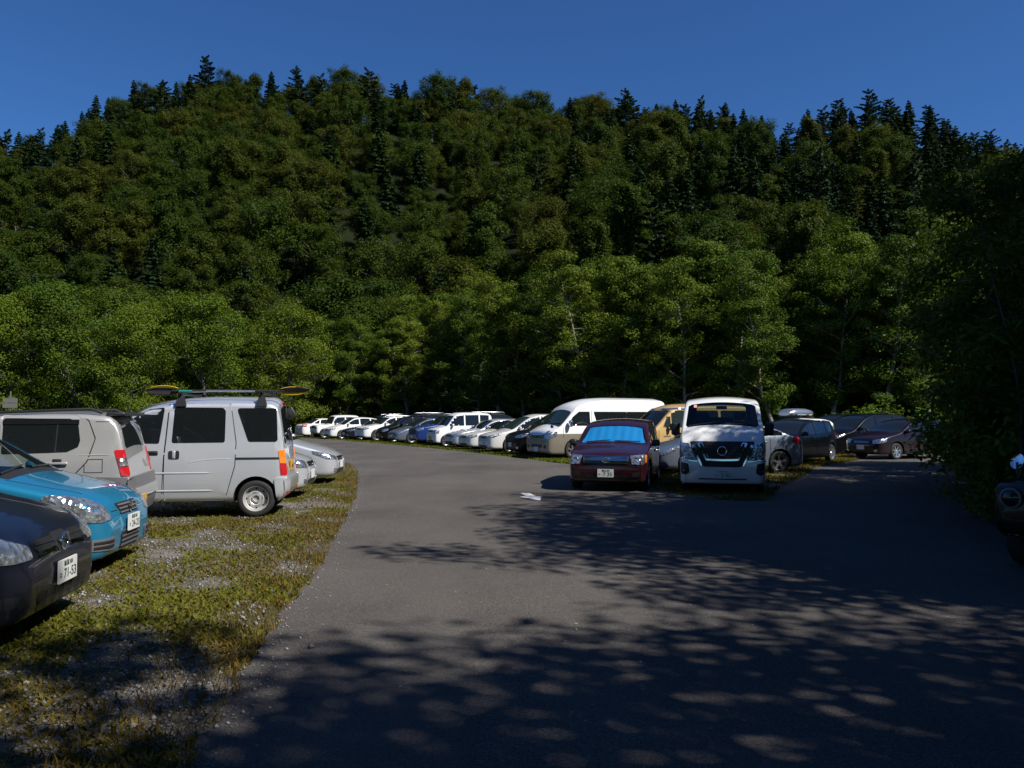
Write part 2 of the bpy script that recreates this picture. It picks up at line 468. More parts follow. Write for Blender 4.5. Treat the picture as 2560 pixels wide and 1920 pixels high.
def broadleaf(name, seed, H, base, rad, n_limb, n_leaf, leaf, aspect, bark, leafm, trunk_r, flat=0.55, clump=1.0, shape='oval', lean=0.04, sides=6):
    rs = np.random.RandomState(seed)
    paths = []
    nt_ = 9
    tp = [np.array([0, 0, -0.3])]
    dirn = np.array([rs.normal(0, lean), rs.normal(0, lean), 1.0])
    for i in range(nt_):
        dirn = dirn + np.array([rs.normal(0, 0.07), rs.normal(0, 0.07), 0]); dirn[2] = 1
        tp.append(tp[-1] + dirn * (H * 0.93 + 0.3) / nt_)
    tp = np.array(tp); tr = trunk_r * (1 - np.linspace(0, 1, nt_ + 1) * 0.88); tr[0] *= 1.35
    paths.append((tp, tr))
    C, RR, DD = [], [], []
    def trunk_at(z):
        return np.array([np.interp(z, tp[:, 2], tp[:, 0]), np.interp(z, tp[:, 2], tp[:, 1]), z])
    for k in range(n_limb):
        f = (k + rs.uniform(0, 1)) / n_limb
        z0 = base + (H * 0.92 - base) * f
        if shape == 'oval': ext = rad * (0.35 + 0.65 * math.sin(math.pi * (0.18 + 0.72 * f)))
        elif shape == 'round': ext = rad * math.sqrt(max(0.06, 1 - (1.75 * f - 0.75) ** 2 * 0.9))
        else: ext = rad * (1.0 - 0.75 * f)
        a = k * 2.399 + rs.uniform(-0.5, 0.5)
        L = ext * rs.uniform(0.7, 1.12)
        p, r = limb(trunk_at(z0 * 0.97), (math.cos(a), math.sin(a), rs.uniform(0.1, 0.75)), L, trunk_r * (0.42 - 0.25 * f), rs, up=0.2)
        paths.append((p, r))
        for q in (0.45, 0.72, 1.0):
            i = int(q * (len(p) - 1))
            C.append(p[i] + rs.normal(0, 0.18, 3) * rad * 0.5); RR.append(clump * rad * rs.uniform(0.2, 0.36)); DD.append(p[i] - trunk_at(min(z0, H)))
        for s in range(2):
            a2 = a + rs.uniform(-1.2, 1.2)
            i = rs.randint(2, len(p) - 1)
            p2, r2 = limb(p[i], (math.cos(a2), math.sin(a2), rs.uniform(-0.1, 0.6)), L * 0.5, r[i] * 0.7, rs, n=4)
            paths.append((p2, r2))
            C.append(p2[-1]); RR.append(clump * rad * rs.uniform(0.16, 0.3)); DD.append(p2[-1] - trunk_at(z0))
    C.append(tp[-1]); RR.append(clump * rad * 0.32); DD.append(np.array([0, 0, 1.0]))
    C = np.array(C); RR = np.array(RR); DD = np.array(DD)
    w = RR ** 2; w /= w.sum()
    ci = rs.choice(len(C), n_leaf, p=w)
    u = rs.normal(0, 1, (n_leaf, 3)); u /= np.linalg.norm(u, axis=1)[:, None]
    rr = rs.uniform(0.0, 1, n_leaf) ** 0.45
    off = u * (rr * RR[ci])[:, None]; off[:, 2] *= flat
    P = C[ci] + off
    P[:, 2] = np.maximum(P[:, 2], 0.25)
    N = u * 0.6 + np.array([0, 0, 0.75]) + DD[ci] / (np.linalg.norm(DD[ci], axis=1)[:, None] + 1e-6) * 0.4
    return tubes_mesh(name + '_trunk', paths, bark, sides), leaves_mesh(name + '_crown', P, N, leaf, aspect, rs, leafm)

def conifer(name, seed, H, base, rad, n_whorl, n_leaf, leaf, bark, leafm, trunk_r, droop=0.25, gap=0.0, open_top=False):
    rs = np.random.RandomState(seed)
    paths = [(np.array([[rs.normal(0, .05) * i, rs.normal(0, .05) * i, -0.3 + (H + 0.3) * i / 8] for i in range(9)]), trunk_r * (1 - np.linspace(0, 1, 9) * 0.93))]
    P, N = [], []
    B = []
    for k in range(n_whorl):
        f = k / (n_whorl - 1)
        z0 = base + (H * 0.985 - base) * f
        prof = (1 - f) ** 0.8 + 0.06 if not open_top else (0.35 + 0.65 * math.sin(math.pi * min(1, 0.25 + f * 0.8)))
        nb = max(4, int(7 * (1 - f * 0.4)))
        for j in range(nb):
            if rs.uniform() < gap: continue
            a = j * 6.283 / nb + k * 1.1 + rs.uniform(-0.35, 0.35)
            L = rad * prof * rs.uniform(0.6, 1.15)
            rise = rs.uniform(0.0, 0.35) + 0.5 * f
            s = np.linspace(0, 1, 5)
            pts = np.stack([math.cos(a) * L * s, math.sin(a) * L * s, z0 + L * (rise * s - droop * 1.6 * s ** 2)], -1)
            paths.append((pts, np.linspace(trunk_r * 0.16, 0.012, 5)))
            B.append((pts, a, L))
    tot = sum(b[2] for b in B)
    for pts, a, L in B:
        n = max(6, int(n_leaf * L / tot))
        s = rs.uniform(0.08, 1.05, n) ** 0.75
        c = np.stack([np.interp(s, np.linspace(0, 1, 5), pts[:, i]) for i in range(3)], -1)
        wd = (0.34 * L * (1.1 - s) + 0.12)
        lat = rs.uniform(-1, 1, n) * wd
        c[:, 0] += -math.sin(a) * lat; c[:, 1] += math.cos(a) * lat
        c[:, 2] += rs.normal(0, 0.07, n) - np.abs(lat) * 0.25
        P.append(c)
        N.append(np.tile(np.array([math.cos(a) * 0.35, math.sin(a) * 0.35, 0.9]), (n, 1)))
    return tubes_mesh(name + '_trunk', paths, bark, 5), leaves_mesh(name + '_crown', np.concatenate(P), np.concatenate(N), leaf, 0.5, rs, leafm, jit=0.4)

def bush(name, seed, H, rad, n_stem, n_leaf, leaf, aspect, bark, leafm, flat=0.8):
    rs = np.random.RandomState(seed)
    paths, C, RR = [], [], []
    for k in range(n_stem):
        a = rs.uniform(0, 6.28); q = math.sqrt(rs.uniform(0, 1))
        d = (math.cos(a) * q * rad / H, math.sin(a) * q * rad / H, 1.0)
        p, r = limb((math.cos(a) * 0.15 * rad, math.sin(a) * 0.15 * rad, -0.1), d, H * rs.uniform(0.6, 1.0), 0.03 * H / 2, rs, n=6, bend=0.3)
        paths.append((p, r))
        for i in (2, 3, 4, 5, 6):
            C.append(p[i]); RR.append(rad * rs.uniform(0.16, 0.32))
    C = np.array(C); RR = np.array(RR)
    ci = rs.randint(0, len(C), n_leaf)
    u = rs.normal(0, 1, (n_leaf, 3)); u /= np.linalg.norm(u, axis=1)[:, None]
    off = u * (rs.uniform(0, 1, n_leaf) ** 0.45 * RR[ci])[:, None]; off[:, 2] *= flat
    P = C[ci] + off; P[:, 2] = np.maximum(P[:, 2], 0.04)
    return tubes_mesh(name + '_stems', paths, bark, 5), leaves_mesh(name + '_foliage', P, u * 0.7 + np.array([0, 0, 0.8]), leaf, aspect, rs, leafm)

def plant_tree(name, meshes, loc, rz, sc, label, cat, group, parts=('trunk', 'crown'), szz=None):
    e = empty(name, loc, rz)
    e.scale = (sc, sc, sc if szz is None else szz)
    tag(e, label, cat, group)
    obj(parts[0], meshes[0], e); obj(parts[1], meshes[1], e)
    return e

BELT = [broadleaf('belt%d' % i, 10 + i, 13.2, 2.2, 2.5, 30, 30000, 0.132, 0.62, M['bark_pale'], M['leaf_belt'], 0.17, flat=0.6, clump=1.0, lean=0.07) for i in range(5)]
LEFTT = [broadleaf('left%d' % i, 30 + i, 11.5, 1.2, 4.0, 30, 34000, 0.155, 0.6, M['bark_grey'], M['leaf_belt'], 0.2, flat=0.65, clump=0.95, shape='round') for i in range(2)]
HILL = [broadleaf('hillb%d' % i, 50 + i, (12.5, 14, 15, 13, 15)[i], 2.4, (4.7, 4.2, 4.2, 4.7, 4.0)[i], 34, 21000, 0.25, 0.7, M['bark_grey'], M['leaf_hill'], 0.22, flat=0.9, clump=0.80, shape=('round', 'oval', 'cone', 'round', 'cone')[i]) for i in range(5)]
CONI = [conifer('con%d' % i, 70 + i, 17.0, 3.0, 3.6, 20, 7500, 0.62, M['bark_dark'], M['leaf_conifer'], 0.24, droop=0.22 + 0.05 * i) for i in range(3)] + \
       [conifer('con%d' % (9 + i), 90 + i, 18.0, 6.0, 4.6, 13, 6500, 0.6, M['bark_dark'], M['leaf_conifer'], 0.26, droop=0.1, gap=0.25, open_top=True) for i in range(2)]
DEAD = broadleaf('dead', 99, 14, 3, 3.2, 16, 60, 0.3, 0.5, M['bark_pale'], M['leaf_hill'], 0.16)

# hillside wood: one tree every seven metres or so
rh = random.Random(21)
n_b = n_c = 0
y = 88.0
row = 0
while y < 226:
    step = 7.9 if y < 190 else 6.8
    x = -0.70 * y + (row % 2) * step / 2 - 2
    while x < 0.70 * y:
        px = x + rh.uniform(-2.2, 2.2); py = y + rh.uniform(-2.2, 2.2)
        yf = float(np.interp(px, FOOT_X, FOOT_Y))
        if py > yf + 5:
            z = float(hill_z(px, py))
            bear = px / py
            ridge = py > 200
            pc = 0.14 + 0.60 * max(0.0, min(1.0, (bear - 0.0) / 0.35)) + (0.30 if ridge else 0.0) + (0.15 if bear < -0.45 else 0)
            if rh.random() < pc:
                k = rh.choice([0, 1, 2, 3, 4] if ridge else [0, 1, 2, 0, 1, 2, 3])
                sc = rh.uniform(0.62, 0.92) * (0.98 if ridge else 1.0)
                if n_c < 299:
                    plant_tree('conifer', CONI[k], (px, py, z - 0.3), rh.uniform(0, 6.28), sc,
                               'dark conifer rising against the sky along the ridge' if ridge else 'dark conifer standing among the trees of the wooded hillside',
                               'tree', 'conifers along the ridge' if ridge else 'conifers on the hillside')
                    n_c += 1
            else:
                if n_b < 420:
                    sc = rh.choice((.62, .75, .88, 1.0, 1.1)) * rh.uniform(.92, 1.08)
                    plant_tree('broadleaf_tree', HILL[rh.randrange(5)], (px, py, z - 0.3), rh.uniform(0, 6.28), sc,
                               'leafy olive green tree on the crest of the hill' if ridge else 'olive green leafy tree in the wood covering the hillside',
                               'tree', 'leafy trees on the hill crest' if ridge else 'leafy trees on the hillside', szz=sc * rh.uniform(0.85, 1.1))
                    n_b += 1
        x += step
    y += step * 0.92
    row += 1
print('hill trees', n_b, n_c)
for bx, by in ((-14.5, 209),):
    plant_tree('bare_tree', DEAD, (bx, by, float(hill_z(bx, by))), rh.uniform(0, 6), 1.15, 'pale leafless tree poking above the crowns of the hillside wood', 'tree', None)

# belt of slender pale-trunked trees behind the parked row
def where(p):
    u = 1280 + 2000 * p.x / p.y
    for lim, t in ((390, 'above the silver off roader'), (740, 'above the silver microvan'), (850, 'behind the far end of the row'), (960, 'behind the row near the boxy off roader'), (1060, 'behind the white crossover'),
                   (1160, 'behind the blue crossover'), (1310, 'behind the white saloon in the row'), (1480, 'behind the tall beige and white van'), (1690, 'behind the maroon estate'), (1920, 'behind the white van'), (2080, 'behind the roof box')):
        if u < lim: return t
    return 'behind the dark cars on the right'
BELT_LINE = [(-95, 72), (-60, 72), (-35, 73), (-20, 75), (-7, 71), (1, 61.5), (8, 53), (14, 48.5), (21, 46), (32, 46), (46, 49)]
bl = smooth_line(BELT_LINE, 30)
fl = []
for i in range(1, len(bl)):
    sg_ = bl[i] - bl[i - 1]; fl.append(bl[i] - Vector((-sg_.y, sg_.x)).normalized() * 1.6)
woodfloor = poly_sheet('forest_floor', [tuple(p) for p in ragged(fl, .3, 9)] + [(90, 60), (90, 120), (-140, 120), (-140, 75)], 0.007, M['floor'])
tag(woodfloor, kind='structure')
acc = 0; nxt = [0.0, 1.6, 3.1]; nb = 0
for i in range(1, len(bl)):
    seg = (bl[i] - bl[i - 1]); acc += seg.length
    nrm = Vector((-seg.y, seg.x)).normalized()
    for rw in range(3):
        if acc >= nxt[rw]:
            nxt[rw] = acc + rh.uniform(2.0, 3.1)
            off = rw * 4.2 + rh.uniform(-1.1, 1.1)
            p = bl[i] + nrm * off
            if abs(p.x / p.y) > 0.78: continue
            sc = rh.uniform(0.78, 1.02) * (0.9 + 0.06 * rw)
            if p.x > -12: sc *= 1.14
            plant_tree('birch_tree', BELT[rh.randrange(5)], (p.x, p.y, -0.02 if hill_z(p.x, p.y) < 0.05 else float(hill_z(p.x, p.y)) - 0.2), rh.uniform(0, 6.28), sc,
                       ['pale trunked tree at the belt front, ' + where(p), 'leafy tree in the middle of the belt, ' + where(p), 'slender leafy tree at the back of the belt under the hill'][rw],
                       'tree', ['front trees of the belt', 'middle trees of the belt', 'back trees of the belt'][rw], szz=sc * rh.uniform(0.92, 1.08))
            nb += 1
print('belt', nb)
for k, (bx, by, s) in enumerate([(-43, 60, 1.0), (-37, 57, .92), (-31.5, 59, 1.02), (-27, 56, .85), (-22.5, 60, .95), (-17.5, 62, .9), (-34, 63, 1.05), (-47, 65, 1.1)]):
    plant_tree('broadleaf_tree', LEFTT[k % 2], (bx, by, 0), rh.uniform(0, 6.28), s, 'broad low branching green tree behind the cars at far left', 'tree', 'broad trees at the left of the belt')

# undergrowth
BUSH = [bush('bush%d' % i, 120 + i, 2.2, 1.7, 16, 3600, 0.17, 0.6, M['bark_grey'], M['leaf_bush']) for i in range(3)]
UND = [bush('under%d' % i, 130 + i, 2.2, 1.9, 16, 3000, 0.22, 0.6, M['bark_grey'], M['leaf_near']) for i in range(2)]
acc = 0; nxt = 0
for i in range(1, len(bl)):
    seg = (bl[i] - bl[i - 1]); acc += seg.length
    if acc >= nxt:
        nxt = acc + rh.uniform(2.0, 3.6)
        nrm = Vector((-seg.y, seg.x)).normalized()
        p = bl[i] + nrm * rh.uniform(1.0, 7.0)
        if abs(p.x / p.y) > 0.75: continue
        plant_tree('shrub', BUSH[rh.randrange(3)], (p.x, p.y, 0), rh.uniform(0, 6.28), rh.uniform(0.7, 1.35), 'leafy undergrowth shrub between the trunks of the tree belt', 'shrub', 'shrubs in the tree belt', ('stems', 'foliage'))
for k in range(75):
    bx = rh.uniform(-45, 42); yf = float(np.interp(bx, FOOT_X, FOOT_Y)); by = yf + rh.uniform(-7, 11)
    if abs(bx / by) > .72: continue
    plant_tree('shrub', UND[k % 2], (bx, by, max(0.0, float(hill_z(bx, by))) - .1), rh.uniform(0, 6.28), rh.uniform(1.3, 2.3), 'dark undergrowth shrub at the foot of the wooded hill', 'shrub', 'undergrowth at the foot of the hill', ('stems', 'foliage'))
for k, (bx, by, s) in enumerate([(16.5, 39.2, .8), (18.6, 38.6, .85), (20.6, 38.2, .8), (22.6, 37.4, .95), (24.4, 36.0, 1.0), (21.5, 40.5, 1.2), (25.5, 33.5, 1.15), (18, 41, 1.2), (26, 30, 1.2), (14.2, 40.3, .8), (24, 31, .9)]):
    plant_tree('shrub', BUSH[k % 3], (bx, by, 0), k * 1.3, s, 'bright green shrub behind the dark cars on the right', 'shrub', 'shrubs behind the right hand cars', ('stems', 'foliage'))

# trees and brush along the right verge, their shade falls across the lane; others added out of view
NEAR = [broadleaf('near%d' % i, 140 + i, 10.5, 1.8, 4.1, 30, 34000, 0.20, 0.5, M['bark_grey'], M['leaf_near'], 0.19, flat=0.7, clump=0.85, shape='round', lean=0.05) for i in range(3)]
UNSEEN_TREES = [(13.2, 3.2, .85, .98, 1), (13.6, -1.4, .85, 1.05, 1), (11.0, 8.2, 0.9, 1.02, 0), (9.8, 6.3, .8, .95, 1), (13.8, 7.6, 1.0, 1.15, 2), (8.8, -1.5, 1.05, 1.25, 2), (7.8, -4.6, 1.0, 1.15, 0), (12.0, -5.4, 1.1, 1.1, 2), (5.6, -8.8, 1.05, 1.05, 1),
         (0.5, -10.5, 1.1, 1.1, 0), (-5.5, -8.0, 1.0, 1.0, 1), (-9.5, -4.0, 1.0, 1.0, 2), (-12.5, 1.0, 1.0, 1.0, 0), (-4.0, -13.5, 1.2, 1.2, 2), (4.0, -14.0, 1.2, 1.2, 0)]  # added unseen behind and left of the camera to block sky light and reflections
for bx, by, s, sz, k in UNSEEN_TREES:
    plant_tree('verge_tree', NEAR[k], (bx, by, 0), bx * 2.7 + by, s, 'tree out of view around the lane, keeping daylight off it', 'tree', 'trees shading the lane', szz=sz)
for k, (bx, by, s) in enumerate([(9.3, 13.2, .52), (10.6, 16.4, .56), (9.3, 10.9, .45), (12.6, 19.6, .58), (12.4, 14.5, .7), (16.0, 23.6, .66), (9.6, 8.6, .45)]):
    plant_tree('verge_tree', NEAR[k % 3], (bx, by, 0), k * 1.9, s, 'low dark tree in the thicket on the right verge', 'tree', 'low trees on the right verge')
SAP = broadleaf('sapling', 177, 5.9, 1.0, 1.1, 12, 2600, 0.20, 0.2, M['bark_dark'], M['leaf_near'], 0.03, flat=.8, clump=.9, lean=.05)
plant_tree('sapling', SAP, (6.9, 11.0, 0), .4, .98, 'slim narrow leaved sapling rising above the thicket at the right edge', 'tree', None)
BIGB = [bush('brush%d' % i, 160 + i, 2.3, 1.6, 20, 7000, 0.12, 0.55, M['bark_grey'], M['leaf_bush']) for i in range(2)]
for k, (bx, by, s) in enumerate([(7.6, 12.2, .62), (8.6, 13.0, 1.05), (7.9, 10.2, .8), (10.0, 14.8, 1.25), (9.2, 11.4, 1.2), (10.9, 17.4, 1.2), (12.4, 19.8, 1.0), (14.2, 22.0, 1.2), (8.4, 9.2, 1.0)]):
    plant_tree('brush', BIGB[k % 2], (bx, by, 0), k * 2.1, s, 'leafy brush spilling onto the lane from the right verge', 'shrub', 'brush on the right verge', ('stems', 'foliage'))

# ------------------------------------------------------------------ vehicle toolkit
def pchip(pts):
    P = np.array(pts, float); x = P[:, 0]; y = P[:, 1]
    h = np.diff(x); dl = np.diff(y) / h
    n = len(x); d = np.zeros(n)
    if n == 2: d[:] = dl[0]
    else:
        for i in range(1, n - 1):
            if dl[i - 1] * dl[i] > 0:
                w1 = 2 * h[i] + h[i - 1]; w2 = h[i] + 2 * h[i - 1]
                d[i] = (w1 + w2) / (w1 / dl[i - 1] + w2 / dl[i])
        d[0] = dl[0]; d[-1] = dl[-1]
    def f(q):
        q = np.clip(np.asarray(q, float), x[0], x[-1])
        i = np.clip(np.searchsorted(x, q) - 1, 0, n - 2)
        t = (q - x[i]) / h[i]
        return ((2 * t ** 3 - 3 * t ** 2 + 1) * y[i] + (t ** 3 - 2 * t ** 2 + t) * h[i] * d[i] + (-2 * t ** 3 + 3 * t ** 2) * y[i + 1] + (t ** 3 - t ** 2) * h[i] * d[i + 1])
    return f

def pairs(s):
    return [tuple(float(v) for v in a.split(',')) for a in s.split()]

M['tyre'] = plain('tyre_rubber', (0.022, 0.022, 0.023), 0.75, spec=0.3)
M['trim'] = plain('black_trim', (0.016, 0.016, 0.017), 0.45)
M['under'] = plain('underbody', (0.010, 0.010, 0.011), 0.9, spec=0.1)
M['gap'] = plain('panel_gap', (0.012, 0.012, 0.013), 0.8, spec=0.1)
M['cladding'] = plain('grey_cladding', (0.10, 0.10, 0.105), 0.5)
M['chrome'] = plain('chrome', (0.78, 0.79, 0.80), 0.08, metal=1.0)
M['alloy'] = plain('alloy', (0.58, 0.59, 0.60), 0.28, metal=0.9)
M['steel_rim'] = plain('painted_steel', (0.50, 0.50, 0.49), 0.4, metal=0.5)
M['drum'] = plain('brake_drum', (0.03, 0.028, 0.026), 0.7)
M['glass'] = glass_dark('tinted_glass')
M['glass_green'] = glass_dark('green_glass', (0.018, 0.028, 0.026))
M['clear'] = glass_clear('window_glass')
M['clear_dark'] = glass_clear('shaded_window_glass', (0.30, 0.35, 0.34))
M['lens'] = lens_mat('headlight_lens')
M['red_lens'] = plain('red_lens', (0.42, 0.012, 0.015), 0.12, coat=1.0)
M['amber_lens'] = plain('amber_lens', (0.75, 0.20, 0.01), 0.12, coat=1.0)
M['plate'] = plain('plate_white', (0.58, 0.58, 0.57), 0.45)
M['plate_y'] = plain('plate_yellow', (0.50, 0.27, 0.03), 0.45)
M['plate_ink'] = plain('plate_ink', (0.012, 0.05, 0.03), 0.5)
M['ink'] = plain('black_ink', (0.012, 0.012, 0.012), 0.5)
M['seat'] = plain('seat_cloth', (0.06, 0.06, 0.062), 0.9)
M['seat_tan'] = plain('seat_light_cloth', (0.32, 0.29, 0.24), 0.9)
M['mirror'] = plain('mirror_glass', (0.8, 0.82, 0.84), 0.02, metal=1.0)

class Shell:
    """lofted closed body: x runs from the nose (0) to the tail (L); local +X is forward"""
    def __init__(s, sp):
        s.sp = sp
        s.W = sp['W']
        s.top = pchip(sp['top']); s.bot = pchip(sp['bot']); s.plan = pchip(sp['plan']); s.belt = pchip(sp['belt'])
        s.L = sp['top'][-1][0]
        s.tum = sp.get('tum', 0.28); s.inset = sp.get('inset', 0.02); s.crown = sp.get('crown', 0.05)
        s.rt = pchip(sp.get('rt', [(0, 0.06), (s.L, 0.06)]))
        s.klow = sp.get('klow', 0.05); s.kup = sp.get('kup', 0.02)
    def half(s, x, z):
        w = s.plan(x) * s.W / 2; b = s.belt(x); zc = b * 0.62
        lo = w * (1 - s.klow * ((zc - z) / zc) ** 2)
        md = w * (1 - s.kup * ((z - zc) / np.maximum(b - zc, 0.05)) ** 2)
        q = np.clip((z - b) / 0.05, 0, 1); q = q * q * (3 - 2 * q)
        hi = w * (1 - s.kup) - s.inset * q - s.tum * np.maximum(z - b, 0)
        return np.where(z < zc, lo, np.where(z < b, md, hi))
    def edge(s, x):
        """height at which the side glass must stop"""
        return float(s.top(x)) - s.cr(x) - float(s.rt(x)) * 0.55
    def cr(s, x):
        return min(s.crown, 0.35 * float(s.top(x) - s.bot(x)))
    def section(s, x):
        zl = float(s.bot(x)); zt = float(s.top(x)); cr = s.cr(x); ze = zt - cr
        h = max(ze - zl, 0.01)
        r = min(float(s.rt(x)), 0.42 * h); rb = min(0.09, 0.3 * h)
        z0 = zl + rb; z1 = ze - r
        pts = []
        wb = float(s.half(x, z0))
        pts += [(0, zl), (wb * 0.5, zl), (wb - rb, zl)]
        for a in (30, 60): pts.append((wb - rb + rb * math.sin(R(a)), zl + rb - rb * math.cos(R(a))))
        for k in range(11):
            z = z0 + (z1 - z0) * k / 10
            pts.append((float(s.half(x, z)), z))
        wt = float(s.half(x, z1))
        sl = 0.5 * s.tum if ze > float(s.belt(x)) + 0.05 else 0.0
        for a in (18, 36, 54, 72, 90): pts.append((wt - r + r * math.cos(R(a)) - sl * r * math.sin(R(a)), z1 + r * math.sin(R(a))))
        yr = max(pts[-1][0], 0.02)
        for k in (0.8, 0.6, 0.4, 0.2, 0.0): pts.append((yr * k, ze + cr * (1 - k * k)))
        return pts
    def top_pt(s, x, f):
        """point on the upper surface: f in -1..1 across between the rounded rails"""
        zt = float(s.top(x)); cr = s.cr(x); ze = zt - cr
        h = max(ze - float(s.bot(x)), 0.01); r = min(float(s.rt(x)), 0.42 * h)
        sl = 0.5 * s.tum if ze > float(s.belt(x)) + 0.05 else 0.0
        yr = float(s.half(x, ze - r)) - r - sl * r
        return Vector((s.L / 2 - x, f * yr, ze + cr * (1 - f * f))), yr
    def mesh(s):
        L = s.L
        xs = [0, .006, .015, .03, .05, .075, .105, .14, .18, .23, .29, .36, .44]
        n = max(24, int((L - 0.88) / 0.075))
        st = xs + list(np.linspace(0.44, L - 0.44, n)[1:-1]) + [L - a for a in reversed(xs)]
        rings = []
        for x in st:
            h = s.section(x)
            ring = [(y, z) for y, z in h] + [(-y, z) for y, z in reversed(h[1:-1])]
            rings.append([(L / 2 - x, y, z) for y, z in ring])
        k = len(rings[0])
        V = [v for r in rings for v in r]
        F = []
        for i in range(len(rings) - 1):
            for j in range(k):
                a = i * k + j; b = i * k + (j + 1) % k
                F.append((a, a + k, b + k, b))
        F.append(tuple(range(k))); F.append(tuple(reversed(range((len(rings) - 1) * k, len(rings) * k))))
        return V, F

def poly_area(p):
    return sum(p[i][0] * p[(i + 1) % len(p)][1] - p[(i + 1) % len(p)][0] * p[i][1] for i in range(len(p))) / 2

def round_poly(p, r, n=4):
    out = []
    m = len(p)
    for i in range(m):
        a = Vector(p[i - 1]); b = Vector(p[i]); c = Vector(p[(i + 1) % m])
        u = a - b; v = c - b
        if u.length < 1e-5 or v.length < 1e-5: continue
        ang = u.angle(v)
        if ang > R(165): out.append(tuple(b)); continue
        d = min(r / max(math.tan(ang / 2), 0.15), u.length * 0.45, v.length * 0.45)
        p0 = b + u.normalized() * d; p1 = b + v.normalized() * d
        for k in range(n + 1):
            t = k / n
            out.append(tuple((1 - t) ** 2 * p0 + 2 * t * (1 - t) * b + t * t * p1))
    return out

class Car:
    def __init__(s, name, sp, label, cat, loc, head, group=None, detail=2):
        s.sp = sp; s.sh = Shell(sp); s.L = s.sh.L; s.W = sp['W']
        s.root = empty(name, (loc[0], loc[1], loc[2] if len(loc) > 2 else 0.0), R(head))
        tag(s.root, label, cat, group)
        s.detail = detail
        V, F = s.sh.mesh()
        s.V, s.F = V, F
        s.bvh = BVHTree.FromPolygons(V, F)
        s.cut = []
    # --- local point from (x from nose, y, z)
    def P(s, x, y, z): return Vector((s.L / 2 - x, y, z))
    def drape(s, pts, phi, eps=0.004, step=0.09, rnd_=0.0, skirt=0.012, top=False, back=0.0):
        """lay a flat outline, seen from direction phi (0 nose, 90 left flank, 180 tail), onto the body"""
        if top: d = Vector((0, 0, 1)); e1 = Vector((1, 0, 0)); e2 = Vector((0, 1, 0))
        else:
            d = Vector((math.cos(R(phi)), math.sin(R(phi)), 0)); e1 = Vector((-d.y, d.x, 0)); e2 = Vector((0, 0, 1))
        p2 = []
        for q in pts:
            v = s.P(*q); p2.append((v.dot(e1), v.dot(e2)))
        if poly_area(p2) < 0: p2.reverse()
        if rnd_: p2 = round_poly(p2, rnd_)
        bm = bmesh.new()
        bm.faces.new([bm.verts.new((a, b, 0)) for a, b in p2])
        xs = [a for a, b in p2]; ys = [b for a, b in p2]
        for ax, lo, hi in ((0, min(xs), max(xs)), (1, min(ys), max(ys))):
            n = int((hi - lo) / step)
            for k in range(1, n + 1):
                c = lo + (hi - lo) * k / (n + 1)
                co = (c, 0, 0) if ax == 0 else (0, c, 0); no = (1, 0, 0) if ax == 0 else (0, 1, 0)
                bmesh.ops.bisect_plane(bm, geom=bm.verts[:] + bm.edges[:] + bm.faces[:], plane_co=co, plane_no=no)
        bmesh.ops.triangulate(bm, faces=[f for f in bm.faces if len(f.verts) > 4])
        bm.verts.ensure_lookup_table()
        nrm = {}
        for v in bm.verts:
            o = e1 * v.co.x + e2 * v.co.y + d * 8
            loc, no, i, dist = s.bvh.ray_cast(o, -d)
            if loc is None:
                loc, no, i, dist = s.bvh.find_nearest(o - d * 8 + d * s.W / 2)
            if no.dot(d) < 0: no = -no
            nrm[v.index] = no.copy()
            v.co = loc + no * (eps - back)
        be = [e for e in bm.edges if len(e.link_faces) == 1]
        idx = [(e.verts[0].index, e.verts[1].index, e.link_faces[0]) for e in be]
        V = [v.co.copy() for v in bm.verts]
        F = [[v.index for v in f.verts] for f in bm.faces]
        N = [nrm[i] for i in range(len(V))]
        bnd = [(a, b, [v.index for v in f.verts]) for a, b, f in idx]
        bm.free()
        return s._skirt(V, F, N, bnd, skirt)
    def _skirt(s, V, F, N, bnd, skirt):
        if skirt:
            lower = {}
            for a, b, fv in bnd:
                for q in (a, b):
                    if q not in lower:
                        lower[q] = len(V); V.append(V[q] - N[q] * skirt)
                i, j = fv.index(a), fv.index(b)
                if (i + 1) % len(fv) == j: a, b = b, a
                F.append([a, b, lower[b], lower[a]])
        return V, F
    def add(s, name, vf, mat, parent=None, smooth=True, sharp=38):
        me = mesh_py(name, vf[0], vf[1], mat, smooth=smooth, sharp=sharp)
        o = obj(name, me, parent or s.root)
        return o
    def both(s, name, vf, mat, parent=None, **k):
        a = s.add(name, vf, mat, parent, **k)
        V = [Vector((v.x, -v.y, v.z)) for v in vf[0]]; F = [list(reversed(f)) for f in vf[1]]
        b = s.add(name, (V, F), mat, parent, **k)
        return a, b
    def patch(s, name, pts, phi, mat, eps=0.004, sides=True, parent=None, **k):
        vf = s.drape(pts, phi, eps, **k)
        if sides: return s.both(name, vf, mat, parent)
        return s.add(name, vf, mat, parent)
    def line(s, pts, phi, w=0.010, eps=0.002, name='panel_gap', mat=None, sides=True, top=False, parent=None):
        """thin dark strip along a polyline (panel gap, moulding)"""
        V, F = [], []
        for a, b in zip(pts[:-1], pts[1:]):
            a3, b3 = Vector(a), Vector(b)
            if top: t = Vector((b[0] - a[0], b[1] - a[1], 0)); n = Vector((-t.y, t.x, 0)).normalized() * w / 2
            elif abs(math.sin(R(phi))) > 0.7: t = b3 - a3; n = Vector((-t.z, 0, t.x)).normalized() * w / 2
            else: t = b3 - a3; n = Vector((0, -t.z, t.y)).normalized() * w / 2
            q = [tuple(a3 + n), tuple(a3 - n), tuple(b3 - n), tuple(b3 + n)]
            v, f = s.drape(q, phi, eps, step=0.06, skirt=0.006, top=top)
            F += [[i + len(V) for i in ff] for ff in f]; V += v
        m = mat or M['gap']
        if sides: return s.both(name, (V, F), m, parent)
        return s.add(name, (V, F), m, parent)
